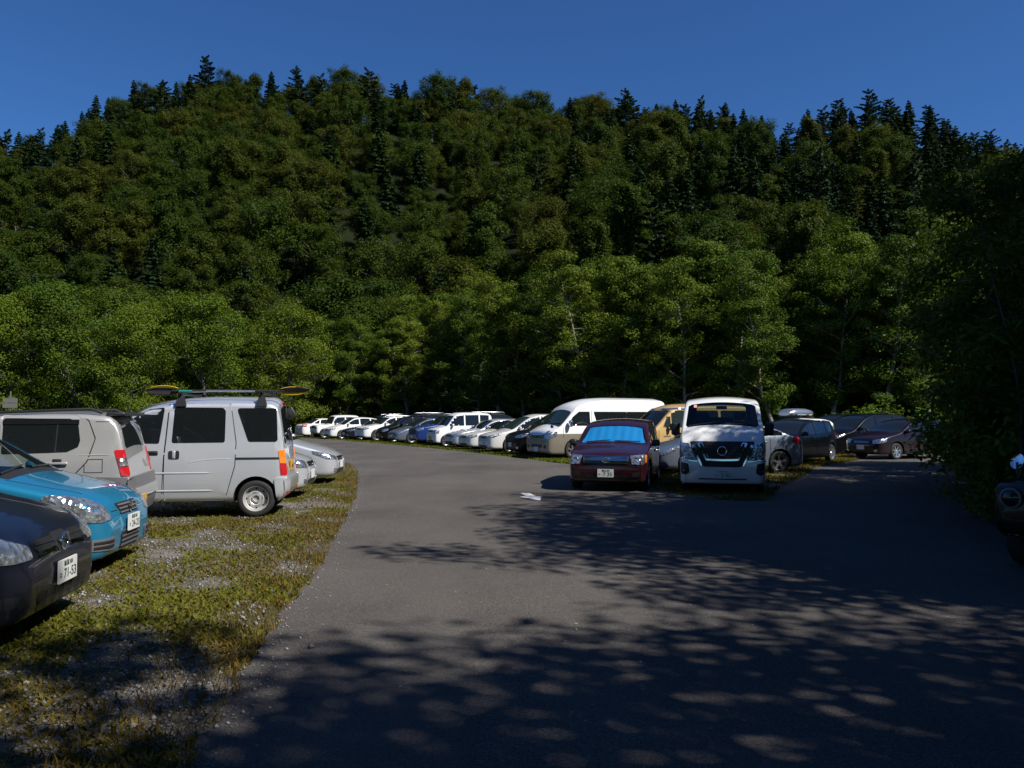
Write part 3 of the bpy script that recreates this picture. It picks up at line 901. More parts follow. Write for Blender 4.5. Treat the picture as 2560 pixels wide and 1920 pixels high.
    def crease(s, pts, r, mat, name='swage_line'):
        """rounded ridge pressed into the flank along (x, z) points"""
        out = []
        for (x0, z0), (x1, z1) in zip(pts[:-1], pts[1:]):
            for t in np.linspace(0, 1, 7)[:-1] if (x1, z1) != pts[-1] else np.linspace(0, 1, 7):
                x = x0 + (x1 - x0) * t; z = z0 + (z1 - z0) * t
                loc, no, i, d = s.bvh.ray_cast(s.P(x, 8, z), Vector((0, -1, 0)))
                out.append(loc - Vector((0, r * .35, 0)))
        rad = [r * (.15 if i in (0, len(out) - 1) else 1) for i in range(len(out))]
        for sd in (1, -1):
            obj(name, tubes_mesh(name, [([Vector((p.x, p.y * sd, p.z)) for p in out], rad)], mat, 8), s.root)
    # --- glass
    def roof_patch(s, x0, x1, marg, eps=0.005, nx=10, ny=10, endr=0.06, back=0.0, skirt=0.012, x_taper=0.0):
        """screen laid over the upper surface between two stations (windscreen, rear window)"""
        # even spacing along the arc
        t = np.linspace(0, 1, 60); xx = x0 + (x1 - x0) * t; zz = np.array([float(s.sh.top(x)) for x in xx])
        arc = np.concatenate([[0], np.cumsum(np.hypot(np.diff(xx), np.diff(zz)))]); tot = arc[-1]
        V, F, N = [], [], []
        for i in range(nx + 1):
            a = tot * i / nx; x = float(np.interp(a, arc, xx))
            ed = min(a, tot - a); cut = endr * (1 - math.sqrt(max(0, 1 - (1 - min(1, ed / endr)) ** 2))) if endr else 0
            for j in range(ny + 1):
                f = -1 + 2 * j / ny
                _, yr = s.sh.top_pt(x, 0)
                k = (yr - marg + 0.02 - cut) / yr
                p, _ = s.sh.top_pt(x, f * k)
                q, _ = s.sh.top_pt(x + 0.01, f * k); q2, _ = s.sh.top_pt(x, f * k + 0.02)
                n = (q - p).cross(q2 - p)
                if n.length < 1e-9: n = Vector((0, 0, 1))
                n.normalize()
                if n.z < 0 and abs(n.z) > 0.2: n = -n
                if x < s.L / 2 and n.x < -0.3: n = -n
                if x > s.L / 2 and n.x > 0.3: n = -n
                V.append(p + n * (eps - back)); N.append(n)
        w = ny + 1
        for i in range(nx):
            for j in range(ny):
                q = [i * w + j, i * w + j + 1, (i + 1) * w + j + 1, (i + 1) * w + j]
                nn = (V[q[1]] - V[q[0]]).cross(V[q[2]] - V[q[0]])
                if nn.dot(N[q[0]]) < 0: q.reverse()
                F.append(q)
        cnt = {}
        for f in F:
            for a, b in zip(f, f[1:] + f[:1]): cnt.setdefault((min(a, b), max(a, b)), []).append(f)
        bnd = [(a, b, fs[0]) for (a, b), fs in cnt.items() if len(fs) == 1]
        return s._skirt(V, F, N, bnd, skirt)
    def side_poly(s, xb0, xb1, xt0=None, xt1=None, lo=0.03, hi=0.0):
        """outline of a side window: straight pillars, upper edge under the roof rail"""
        sh = s.sh
        def zz(x): return sh.edge(x) - hi
        bz = lambda x: float(sh.belt(x)) + lo
        pts = []
        xs = np.linspace(xb0, xb1, 5)
        pts += [(x, 0, bz(x)) for x in xs]
        a = xb0 if xt0 is None else xt0; b = xb1 if xt1 is None else xt1
        up = []
        for x in np.linspace(b, a, 14):
            z = zz(x)
            if z > bz(x) + 0.025: up.append((x, 0, z))
        return pts + up
    def cutter(s, V, F):
        s.cut.append((V, F))
    def thick(s, vf, out=0.05, inn=0.16):
        """turn a skirtless patch into a closed solid used to open a window"""
        V, F = vf
        N = [Vector((0, 0, 0)) for _ in V]
        for f in F:
            n = (V[f[1]] - V[f[0]]).cross(V[f[2]] - V[f[0]])
            for i in f: N[i] += n
        N = [n.normalized() if n.length > 1e-9 else Vector((0, 0, 1)) for n in N]
        k = len(V)
        V2 = [v + n * out for v, n in zip(V, N)] + [v - n * inn for v, n in zip(V, N)]
        F2 = [list(f) for f in F] + [[i + k for i in reversed(f)] for f in F]
        cnt = {}
        for f in F:
            for a, b in zip(f, f[1:] + f[:1]): cnt.setdefault((min(a, b), max(a, b)), []).append((a, b))
        for key, l in cnt.items():
            if len(l) == 1:
                a, b = l[0]; F2.append([b, a, a + k, b + k])
        return V2, F2
    def finish_body(s, mats, regions=None, hollow=False, mat_fn=None, split_z=None):
        """cut the wheel arches (and window openings) and link the painted shell"""
        sp = s.sp
        base = mesh_py('body', s.V, s.F, mats[0])
        o = bpy.data.objects.new('body', base); COL.objects.link(o)
        cuts = []
        for xa, rad in ((sp['ax'][0], sp['rw']), (sp['ax'][1], sp['rw'])):
            ra = rad * sp.get('arch', 1.17)
            for sd in (1, -1):
                n = 28; V = []; F = []
                y0 = sd * (s.W / 2 - sp.get('well', 0.30)); y1 = sd * (s.W / 2 + 0.3)
                for yy in (y0, y1):
                    for k in range(n):
                        a = 2 * math.pi * k / n
                        V.append(Vector((s.L / 2 - xa + ra * math.cos(a), yy, rad + 0.015 + ra * math.sin(a))))
                for k in range(n): F.append([k, (k + 1) % n, n + (k + 1) % n, n + k])
                F.append(list(reversed(range(n)))); F.append(list(range(n, 2 * n)))
                if sd < 0: F = [list(reversed(f)) for f in F]
                cuts.append((V, F))
        allc = [cuts] + ([s.cut] if hollow else [])
        tmp = []
        for grp in allc:
            V = []; F = []
            for v, f in grp:
                F += [[i + len(V) for i in q] for q in f]; V += v
            cm = mesh_py('cut', V, F, M['under'])
            bm = bmesh.new(); bm.from_mesh(cm); pass
            if bm.calc_volume(signed=True) < 0: bmesh.ops.reverse_faces(bm, faces=bm.faces[:])
            bm.to_mesh(cm); bm.free()
            co = bpy.data.objects.new('cut', cm); COL.objects.link(co); tmp.append(co)
            md = o.modifiers.new('b', 'BOOLEAN'); md.operation = 'DIFFERENCE'; md.object = co; md.solver = 'EXACT'; md.material_mode = 'TRANSFER'; md.use_self = len(tmp) > 1
        dg = bpy.context.evaluated_depsgraph_get()
        me = bpy.data.meshes.new_from_object(o.evaluated_get(dg))
        me.name = 'body'
        o.modifiers.clear()
        o.data = me
        bpy.data.meshes.remove(base)
        if split_z:
            bm = bmesh.new(); bm.from_mesh(me)
            bmesh.ops.bisect_plane(bm, geom=bm.verts[:] + bm.edges[:] + bm.faces[:], plane_co=(0, 0, split_z), plane_no=(0, 0, 1)); bm.to_mesh(me); bm.free()
        for c in tmp:
            cm = c.data; bpy.data.objects.remove(c, do_unlink=True); bpy.data.meshes.remove(cm)
        while len(me.materials) < 1: me.materials.append(mats[0])
        # materials: extra paint zones, dark underside
        slots = [m for m in me.materials]
        uid = slots.index(M['under']) if M['under'] in slots else None
        if uid is None: me.materials.append(M['under']); uid = len(me.materials) - 1
        ex = []
        for m in mats[1:]:
            me.materials.append(m); ex.append(len(me.materials) - 1)
        n = len(me.polygons)
        mi = np.zeros(n, dtype=np.int32); me.polygons.foreach_get('material_index', mi)
        ce = np.zeros(n * 3); me.polygons.foreach_get('center', ce); ce = ce.reshape(-1, 3)
        no = np.zeros(n * 3); me.polygons.foreach_get('normal', no); no = no.reshape(-1, 3)
        pm = mi != uid
        mi[pm & (no[:, 2] < -0.75) & (ce[:, 2] < 0.45)] = uid
        if mat_fn:
            for i in range(n):
                if mi[i] != uid:
                    r_ = mat_fn(s.L / 2 - ce[i, 0], ce[i, 1], ce[i, 2], no[i])
                    if r_: mi[i] = ex[r_ - 1]
        me.polygons.foreach_set('material_index', mi)
        me.polygons.foreach_set('use_smooth', np.ones(n, dtype=bool))
        me.set_sharp_from_angle(angle=R(32))
        me.update()
        o.parent = s.root
        s.body = o
        return o
    # --- common fittings
    def wheels(s, kind='five', steer=0.0):
        sp = s.sp
        for xa in sp['ax']:
            for sd in (1, -1):
                wheel(s.root, (s.L / 2 - xa, sd * (s.W / 2 - sp.get('wt', 0.10) - 0.02), sp['rw']), sp['rw'], sd, kind, sp.get('tw', 0.185))
    def plate(s, x, z, phi, lines=None, yellow=False, y=0.0, tilt=0, w=0.33, h=0.165):
        d = -1 if phi == 180 else 1
        p = s.P(x, y, z)
        V = [Vector((p.x + d * k, p.y + a, p.z + b)) for k in (0.0, 0.014) for a, b in ((-w / 2, -h / 2), (w / 2, -h / 2), (w / 2, h / 2), (-w / 2, h / 2))]
        F = [[0, 1, 2, 3], [7, 6, 5, 4], [0, 4, 5, 1], [1, 5, 6, 2], [2, 6, 7, 3], [3, 7, 4, 0]]
        if d > 0: F = [list(reversed(f)) for f in F]
        o = s.add('license_plate', (V, F), M['plate_y'] if yellow else M['plate'], smooth=False)
        if lines:
            for txt, yy, zz, size in lines:
                t = text_mesh(txt, size, M['ink'] if yellow else M['plate_ink'])
                to = obj('plate_characters', t, o)
                to.rotation_euler = (R(90), 0, R(90) if d > 0 else R(-90))
                to.location = (p.x + d * 0.0155, p.y + d * yy, p.z + zz)
        return o
    def box(s, name, c, size, mat, parent=None, bev=0.02, rot=(0, 0, 0), sides=False, seg=3, taper=1.0):
        """rounded block centred at (x from nose, y, z)"""
        res = []
        for sd in ((1, -1) if sides else (1,)):
            bm = bmesh.new(); bmesh.ops.create_cube(bm, size=1.0)
            for v in bm.verts:
                k = taper if v.co.z > 0 else 1.0
                v.co = Vector((v.co.x * size[0] * k, v.co.y * size[1] * k, v.co.z * size[2]))
            if bev: bmesh.ops.bevel(bm, geom=bm.edges[:], offset=min(bev, min(size) * 0.49), segments=seg, profile=0.5, affect='EDGES')
            me = bpy.data.meshes.new(name); bm.to_mesh(me); bm.free(); me.materials.append(mat)
            me.polygons.foreach_set('use_smooth', np.ones(len(me.polygons), dtype=bool)); me.set_sharp_from_angle(angle=R(40))
            o = obj(name, me, parent or s.root)
            o.location = s.P(c[0], c[1] * sd, c[2]); o.rotation_euler = (rot[0] * sd, rot[1], rot[2] * sd)
            res.append(o)
        return res
    def mirrors(s, x, z, mat, size=(0.11, 0.19, 0.14), out=0.13, stalk=True):
        y = float(s.sh.half(x, z)) + out - 0.02
        ms = s.box('wing_mirror', (x, y, z), size, mat, bev=0.05, sides=True, seg=4)
        for o, sd in zip(ms, (1, -1)):
            bm = bmesh.new(); bmesh.ops.create_circle(bm, cap_ends=True, segments=20, radius=0.5)
            for v in bm.verts: v.co = Vector((-size[0] / 2 - 0.003, v.co.x * size[1] * 0.82, v.co.y * size[2] * 0.78))
            me = bpy.data.meshes.new('mirror_glass'); bm.to_mesh(me); bm.free(); me.materials.append(M['mirror'])
            obj('mirror_glass', me, o)
            if stalk:
                bm = bmesh.new(); bmesh.ops.create_cube(bm, size=1.0)
                for v in bm.verts: v.co = Vector((v.co.x * 0.05, v.co.y * (out + 0.04) - sd * out * 0.6, v.co.z * 0.035 - size[2] * 0.38))
                me = bpy.data.meshes.new('mirror_arm'); bm.to_mesh(me); bm.free(); me.materials.append(M['trim'])
                obj('mirror_arm', me, o)
    def wiper(s, x0, y0, x1, y1, lift=0.02):
        a, _ = s.sh.top_pt(x0, 0); b, _ = s.sh.top_pt(x1, 0)
        _, ya = s.sh.top_pt(x0, 0); _, yb = s.sh.top_pt(x1, 0)
        pa, _ = s.sh.top_pt(x0, y0 / ya); pb, _ = s.sh.top_pt(x1, y1 / yb)
        pts = [pa.lerp(pb, t) + Vector((0.012, 0, lift)) for t in np.linspace(0, 1, 5)]
        me = tubes_mesh('wiper', [(pts, [0.012] * 5)], M['trim'], 5)
        return obj('wiper', me, s.root)

_txt = {}
def text_mesh(txt, size, mat):
    key = (txt, size, mat.name)
    if key in _txt: return _txt[key]
    cu = bpy.data.curves.new('characters', 'FONT')
    cu.body = txt; cu.size = size; cu.align_x = 'CENTER'; cu.align_y = 'CENTER'; cu.extrude = 0.0012
    o = bpy.data.objects.new('characters', cu); COL.objects.link(o)
    me = bpy.data.meshes.new_from_object(o.evaluated_get(bpy.context.evaluated_depsgraph_get()))
    bpy.data.objects.remove(o, do_unlink=True); bpy.data.curves.remove(cu)
    me.name = 'characters'; me.materials.clear(); me.materials.append(mat)
    _txt[key] = me
    return me

# ------------------------------------------------------------------ wheels (unit radius, outer face towards +Y)
def lathe(prof, n=36):
    V, F = [], []
    m = len(prof)
    for i in range(n):
        a = 2 * math.pi * i / n
        for r, y in prof: V.append((r * math.cos(a), y, r * math.sin(a)))
    for i in range(n):
        for j in range(m - 1):
            a = i * m + j; b = ((i + 1) % n) * m + j
            F.append((a, a + 1, b + 1, b))
    return V, F

def join(parts):
    V, F = [], []
    for v, f in parts:
        F += [[i + len(V) for i in q] for q in f]; V += [Vector(x) for x in v]
    return V, F

def spoke(a, r0, r1, w0, w1, y0, y1, th):
    c, sn = math.cos(a), math.sin(a)
    def pt(r, l, y): return Vector((c * r - sn * l, y, sn * r + c * l))
    V = [pt(r0, -w0, y0), pt(r0, w0, y0), pt(r1, w1, y1), pt(r1, -w1, y1), pt(r0, -w0, y0 - th), pt(r0, w0, y0 - th), pt(r1, w1, y1 - th), pt(r1, -w1, y1 - th)]
    return V, [[0, 1, 2, 3], [4, 7, 6, 5], [0, 4, 5, 1], [1, 5, 6, 2], [2, 6, 7, 3], [3, 7, 4, 0]]

WD = {}
def wheel_data(kind):
    if kind in WD: return WD[kind]
    hw = 0.30
    ty = lathe([(0.66, -hw * 0.85), (0.74, -hw), (0.9, -hw * 1.02), (0.975, -hw * 0.86), (1.0, -hw * 0.6), (1.0, 0), (1.0, hw * 0.6), (0.975, hw * 0.86), (0.9, hw * 1.02), (0.74, hw), (0.66, hw * 0.85)])
    tyre = mesh_py('tyre', ty[0], ty[1], M['tyre'], smooth=True, sharp=50)
    back = lathe([(0.0, 0.02), (0.66, 0.02), (0.66, -0.2), (0.0, -0.2)], 24)
    drum = mesh_py('wheel', back[0], back[1], M['drum'], smooth=True, sharp=30)
    lip = lathe([(0.60, 0.02), (0.63, hw * 0.55), (0.655, hw * 0.86), (0.685, hw * 0.9), (0.68, hw * 0.75)], 36)
    parts = [lip]
    mat = M['alloy']
    if kind == 'steel':
        mat = M['steel_rim']
        parts.append(lathe([(0.61, hw * 0.35), (0.56, hw * 0.15), (0.47, hw * 0.2), (0.40, hw * 0.42), (0.36, hw * 0.45), (0.30, hw * 0.25), (0.24, hw * 0.2), (0.235, hw * 0.48), (0.17, hw * 0.5), (0.16, hw * 0.2), (0.0, hw * 0.2)], 36))
    elif kind == 'cap':
        mat = M['steel_rim']
        parts.append(lathe([(0.64, hw * 0.6), (0.55, hw * 0.72), (0.45, hw * 0.66), (0.3, hw * 0.8), (0.12, hw * 0.95), (0.0, hw * 0.95)], 36))
    else:
        n = {'five': 5, 'six': 6, 'ten': 10, 'seven': 7}[kind]
        for k in range(n):
            w = {5: 0.085, 6: 0.075, 7: 0.06, 10: 0.035}[n]
            a = 2 * math.pi * k / n + 0.3
            if n == 10: a += 0.12 * (-1) ** k
            parts.append(spoke(a, 0.10, 0.64, w * 1.3, w, hw * 0.62, hw * 0.72, 0.07))
        parts.append(lathe([(0.16, 0.02), (0.155, hw * 0.62), (0.12, hw * 0.74), (0.0, hw * 0.76)], 20))
    rv = join(parts)
    rim = mesh_py('rim', rv[0], rv[1], mat, smooth=True, sharp=35)
    holes = None
    if kind in ('steel', 'cap'):
        hp = []
        n = 8 if kind == 'steel' else 7
        for k in range(n):
            a = 2 * math.pi * k / n
            cx, cz = 0.51 * math.cos(a), 0.51 * math.sin(a)
            if kind == 'steel': hp.append(([(cx + 0.045 * math.cos(b), hw * 0.235, cz + 0.045 * math.sin(b)) for b in np.linspace(0, 2 * math.pi, 11)[:-1]], [list(reversed(range(10)))]))
            else: hp.append(spoke(a, 0.36, 0.55, 0.035, 0.06, hw * 0.80, hw * 0.76, 0.03))
        hv = join(hp)
        holes = mesh_py('rim_opening', hv[0], hv[1], M['under'])
    WD[kind] = (tyre, drum, rim, holes)
    return WD[kind]

def wheel(parent, loc, r, sd, kind, tw):
    ty, dr, rim, ho = wheel_data(kind)
    w = obj('wheel', dr, parent)
    w.location = loc; w.scale = (r, tw / 0.612, r)
    w.rotation_euler = (0, 0, 0 if sd > 0 else math.pi)
    obj('tyre', ty, w); obj('rim', rim, w)
    if ho: obj('rim_opening', ho, w)
    return w

# ------------------------------------------------------------------ body shapes
def plan_car(L, nose=0.66, tail=0.70):
    return [(0, nose), (.03, nose + .10), (.1, .86), (.25, .935), (.55, .985), (.95, 1), (L - .95, 1), (L - .4, .965), (L - .15, .90), (L - .05, .82), (L, tail)]
def plan_van(L, nose=0.80, tail=0.84):
    return [(0, nose), (.02, nose + .07), (.06, .93), (.15, .97), (.4, .995), (.8, 1), (L - .6, 1), (L - .2, .985), (L - .07, .95), (L - .02, .90), (L, tail)]
def bot_car(L, z=0.18, zn=0.46):
    return [(0, zn), (.006, zn - .10), (.02, z + .09), (.08, z + .03), (.22, z), (L - .3, z), (L - .1, z + .05), (L - .03, z + .12), (L, zn)]

def shape(top, W, rw, ax, belt, ws, rw_, win, kind='car', z=0.18, tum=0.30, crown=0.05, rt=None, nose=None, **k):
    top = pairs(top); L = top[-1][0]
    d = dict(top=top, W=W, rw=rw, ax=ax, belt=pairs(belt), ws=ws, rwin=rw_, win=win, tum=tum, crown=crown,
             plan=(plan_car if kind == 'car' else plan_van)(L, *([nose] if nose else [])), bot=bot_car(L, z, top[0][1] - 0.06),
             rt=rt or [(0, .05), (ws[0], .07), (ws[1], .09), (L, .07)])
    d.update(k)
    return d

S = {}
S['hatch'] = shape('0,.52 .015,.62 .06,.72 .3,.85 .7,.96 .95,1.02 1.85,1.46 2.4,1.53 3.0,1.51 3.55,1.41 3.74,1.18 3.86,.95 3.93,.72 3.95,.52', 1.695, .30, (.83, 3.36),
                   '0,.92 .95,.96 2.5,1.0 3.95,1.06', (.99, 1.86), (3.56, 3.82), [(1.12, 2.12, None, 2.12), (2.2, 2.98, 2.2, 2.92), (3.06, 3.46, 3.0, 3.4)])
S['sedan'] = shape('0,.52 .015,.62 .06,.70 .3,.80 .9,.92 1.38,.98 2.2,1.37 2.75,1.45 3.3,1.42 3.8,1.22 4.12,1.06 4.3,1.03 4.64,1.0 4.75,.9 4.79,.75 4.8,.55', 1.78, .325, (.95, 3.78),
                   '0,.94 1.3,.95 3,.99 4.8,1.02', (1.42, 2.22), (3.42, 4.1), [(1.6, 2.55, None, 2.55), (2.63, 3.4, 2.63, 3.3), (3.48, 3.85, 3.4, None)])
S['prius'] = shape('0,.48 .015,.57 .07,.66 .3,.79 .75,.93 1.0,1.0 2.0,1.43 2.45,1.49 2.85,1.47 3.5,1.34 4.05,1.13 4.28,1.08 4.39,.95 4.44,.75 4.46,.52', 1.745, .31, (.90, 3.60),
                   '0,.93 1.0,.97 2.8,1.03 4.46,1.1', (1.04, 2.02), (3.1, 4.02), [(1.15, 2.35, None, 2.35), (2.43, 3.25, 2.43, 3.2), (3.33, 3.7, 3.28, None)])
S['wagon'] = shape('0,.52 .015,.62 .06,.70 .3,.80 .9,.92 1.35,.98 2.12,1.37 2.65,1.46 3.4,1.46 4.25,1.37 4.48,1.15 4.64,.96 4.73,.74 4.75,.53', 1.74, .32, (.93, 3.63),
                   '0,.94 1.3,.95 3,.99 4.75,1.04', (1.39, 2.14), (4.28, 4.56), [(1.55, 2.5, None, 2.5), (2.58, 3.32, 2.58, 3.28), (3.4, 4.2, 3.36, 4.05)])
S['cross'] = shape('0,.58 .015,.72 .05,.84 .25,.94 .8,1.03 1.15,1.09 1.88,1.50 2.4,1.60 3.3,1.58 3.98,1.46 4.2,1.22 4.34,.98 4.43,.78 4.45,.6', 1.78, .345, (.88, 3.52),
                   '0,1.0 1.1,1.05 3,1.09 4.45,1.15', (1.19, 1.9), (4.0, 4.26), [(1.35, 2.25, None, 2.25), (2.33, 3.05, 2.33, 3.0), (3.13, 3.8, 3.08, 3.7)], z=.24)
S['mpv'] = shape('0,.54 .015,.66 .06,.76 .35,.9 .8,1.0 1.0,1.06 1.95,1.60 2.5,1.73 3.5,1.73 4.35,1.63 4.58,1.3 4.70,1.0 4.78,.8 4.8,.55', 1.80, .325, (.95, 3.80),
                   '0,.98 1.0,1.02 3,1.06 4.8,1.1', (1.05, 1.97), (4.38, 4.62), [(1.3, 2.35, None, 2.35), (2.43, 3.4, 2.43, 3.4), (3.48, 4.3, 3.48, 4.2)], tum=.24)
S['keibox'] = shape('0,.52 .012,.68 .04,.84 .18,.95 .45,1.02 .62,1.08 1.12,1.60 1.45,1.77 2.2,1.80 3.05,1.77 3.24,1.66 3.32,1.25 3.37,.9 3.39,.7 3.4,.52', 1.475, .28, (.62, 3.02),
                    '0,1.0 .6,1.03 3.4,1.08', (.66, 1.14), (3.25, 3.33), [(.82, 1.65, None, 1.65), (1.73, 2.5, 1.73, 2.5), (2.58, 3.1, 2.58, 3.1)], kind='van', tum=.13, nose=.74)
S['jimny'] = shape('0,.58 .01,.78 .03,.92 .3,.98 1.1,1.04 1.42,1.56 1.6,1.66 2.2,1.69 3.1,1.67 3.25,1.6 3.31,1.2 3.36,.9 3.39,.75 3.4,.58', 1.475, .33, (.58, 2.83),
                   '0,1.02 1.1,1.05 3.4,1.08', (1.13, 1.44), (3.26, 3.32), [(1.3, 2.15, None, 2.15), (2.25, 3.1, 2.25, 3.08)], kind='van', z=.33, tum=.1, nose=.80)
S['keivan'] = shape('0,.55 .01,.68 .04,.82 .12,.95 .25,1.03 .36,1.09 1.02,1.62 1.3,1.76 1.7,1.845 2.3,1.88 3.1,1.87 3.22,1.80 3.28,1.55 3.33,1.15 3.37,.85 3.39,.68 3.4,.5', 1.475, .285, (.47, 2.92),
                    '0,1.08 3.4,1.10', (.40, 1.05), (3.25, 3.325), [], kind='van', z=.24, tum=.10, crown=.11, inset=.012, rt=[(0, .06), (1, .07), (3.4, .07)], tail=.86)
S['suv'] = shape('0,.62 .015,.76 .05,.88 .3,.95 .75,1.02 .9,1.07 1.45,1.50 1.8,1.60 2.5,1.63 3.08,1.60 3.2,1.5 3.28,1.2 3.34,.95 3.38,.75 3.4,.55', 1.475, .31, (.62, 2.97),
                 '0,1.02 .9,1.05 3.4,1.12', (.95, 1.47), (3.21, 3.29), [(1.1, 1.82, None, 1.82)], kind='van', z=.26, tum=.12, nose=.76, crown=.04)
S['swift'] = shape('0,.46 .012,.54 .04,.62 .10,.70 .3,.81 .7,.92 .98,.99 1.75,1.41 2.2,1.5 2.8,1.49 3.3,1.4 3.5,1.15 3.62,.95 3.68,.75 3.7,.5', 1.69, .295, (.80, 3.19),
                   '0,.9 1,.94 3.7,1.02', (1.02, 1.77), (3.32, 3.56), [(1.12, 2.1, None, 2.1), (2.18, 2.95, 2.18, 2.9)], nose=.66, z=.13)
S['tiida'] = shape('0,.47 .012,.56 .05,.66 .12,.74 .35,.86 .8,.98 1.05,1.05 1.8,1.44 2.3,1.53 3.1,1.5 3.8,1.4 4.0,1.15 4.12,.95 4.18,.75 4.2,.5', 1.695, .30, (.87, 3.47),
                   '0,.95 1,.98 4.2,1.05', (1.09, 1.82), (3.8, 4.05), [(1.2, 2.2, None, 2.2), (2.28, 3.1, 2.28, 3.05)], nose=.66, z=.14)
S['succeed'] = shape('0,.5 .008,.6 .03,.71 .10,.775 .4,.86 .85,.95 1.06,1.0 1.7,1.36 2.1,1.47 3.0,1.51 3.9,1.47 4.05,1.3 4.14,1.0 4.18,.75 4.2,.5', 1.69, .30, (.77, 3.32),
                     '0,.92 1,.95 4.2,.98', (1.08, 1.72), (3.93, 4.1), [(1.2, 2.15, None, 2.15), (2.23, 3.0, 2.23, 3.0), (3.08, 3.85, 3.08, 3.78)], nose=.76, tum=.24, klow=.03)
S['nv'] = shape('0,.58 .008,.78 .03,.98 .10,1.14 .22,1.28 .34,1.36 .88,1.86 1.2,1.95 1.8,1.99 4.3,1.98 4.5,1.92 4.6,1.6 4.66,1.1 4.69,.8 4.695,.55', 1.695, .325, (.82, 3.375),
                '0,1.16 4.7,1.16', (.36, .88), (4.51, 4.61), [(.55, 1.45, None, 1.45), (1.6, 2.9, 1.6, 2.9), (2.98, 4.3, 2.98, 4.3)], kind='van', tum=.09, crown=.06, nose=.84, inset=.01, klow=.03)
S['hiace'] = shape('0,.6 .01,.75 .04,.92 .12,1.05 .35,1.19 .46,1.25 1.05,1.80 1.22,1.98 1.6,2.14 2.1,2.24 3,2.285 5.0,2.27 5.2,2.2 5.28,1.9 5.33,1.3 5.37,.9 5.38,.6', 1.88, .335, (1.05, 4.16),
                   '0,1.16 5.4,1.16', (.49, 1.07), (5.23, 5.32), [], kind='van', tum=.10, crown=.10, nose=.80, inset=.01)
S['cream'] = shape('0,.6 .01,.8 .05,1.0 .2,1.10 .34,1.18 .95,1.72 1.15,1.88 1.6,1.98 2.5,2.01 4.1,1.98 4.26,1.85 4.33,1.5 4.38,1.0 4.4,.6', 1.75, .32, (.75, 3.2),
                   '0,1.14 4.4,1.14', (.37, .97), (4.27, 4.34), [], kind='van', tum=.14, crown=.09, nose=.82, inset=.012)

def varied(base, sz=1.0, sx=1.0, W=None, rw=None):
    """another car of the same build: stretched, raised or widened"""
    d = dict(S[base])
    zz = lambda l: [(x * sx, z * sz) for x, z in l]
    d['top'] = zz(d['top']); d['belt'] = zz(d['belt'])
    d['bot'] = [(x * sx, z) for x, z in d['bot']]; d['plan'] = [(x * sx, w) for x, w in d['plan']]; d['rt'] = [(x * sx, r) for x, r in d['rt']]
    d['bot'][0] = (0, d['top'][0][1] - .06); d['bot'][-1] = (d['top'][-1][0], d['top'][-1][1] - .06)
    d['ax'] = tuple(a * sx for a in d['ax']); d['ws'] = tuple(a * sx for a in d['ws']); d['rwin'] = tuple(a * sx for a in d['rwin'])
    d['win'] = [tuple(None if a is None else a * sx for a in w) for w in d['win']]
    if W: d['W'] = W
    if rw: d['rw'] = rw
    return d

# ------------------------------------------------------------------ paints
PT = {}
def P_(name, col, **k):
    if name not in PT: PT[name] = paint(name + '_paint', col, **k)
    return PT[name]
P_('white', (0.72, 0.72, 0.70), rough=.4); P_('pearl', (0.60, 0.59, 0.56), rough=.35); P_('silver', (0.57, 0.595, 0.635), metal=.5, rough=.36)
P_('silver_warm', (0.42, 0.415, 0.405), metal=.5, rough=.36); P_('silver_blue', (0.17, 0.205, 0.26), metal=.55, rough=.36)
P_('black', (0.003, 0.003, 0.004), rough=.3, dirt=.015, coat=.28, spec=.12); P_('navy', (0.007, 0.009, 0.018), rough=.28, metal=.15, dirt=.04, coat=.6, spec=.25); P_('charcoal', (0.028, 0.030, 0.036), metal=.4)
P_('blue', (0.008, 0.04, 0.20), metal=.3); P_('turquoise', (0.012, 0.18, 0.33), metal=.35, rough=.34, dirt=.03); P_('maroon', (0.024, 0.002, 0.004), metal=.2, rough=.3, dirt=.05, coat=.7, spec=.3)
P_('purple', (0.010, 0.002, 0.006), metal=.2, coat=.45, spec=.2); P_('cream', (0.46, 0.30, 0.11), rough=.4); P_('beige', (0.27, 0.24, 0.19), metal=.45, rough=.36)

def nose_at(x, y, head, L): return (x - math.cos(R(head)) * L / 2, y - math.sin(R(head)) * L / 2)

def lamp_units(c, centre, r, n_dir, mats=('chrome', 'lens'), parent=None, sides=True):
    """round reflector bowl with a bulb cap, sunk a little behind the lens"""
    for sd in ((1, -1) if sides else (1,)):
        v, f = lathe([(r, 0.006), (r * 0.92, 0.012), (r * 0.8, -0.002), (r * 0.3, -0.01), (r * 0.25, 0.006), (0, 0.008)], 20)
        me = mesh_py('reflector', v, f, M[mats[0]], smooth=True, sharp=40)
        o = obj('reflector', me, parent or c.root)
        o.location = c.P(centre[0], centre[1] * sd, centre[2])
        d = Vector((n_dir[0], n_dir[1] * sd, n_dir[2])).normalized()
        o.rotation_euler = d.to_track_quat('Y', 'Z').to_euler()

def surf(c, y, z, phi=0):
    """x from the nose (or tail) of the body surface at y, z"""
    d = Vector((1, 0, 0)) if phi == 0 else Vector((-1, 0, 0))
    loc, no, i, di = c.bvh.ray_cast(Vector((d.x * 8, y, z)), -d)
    if loc is None: return 0.0 if phi == 0 else c.L
    return c.L / 2 - loc.x

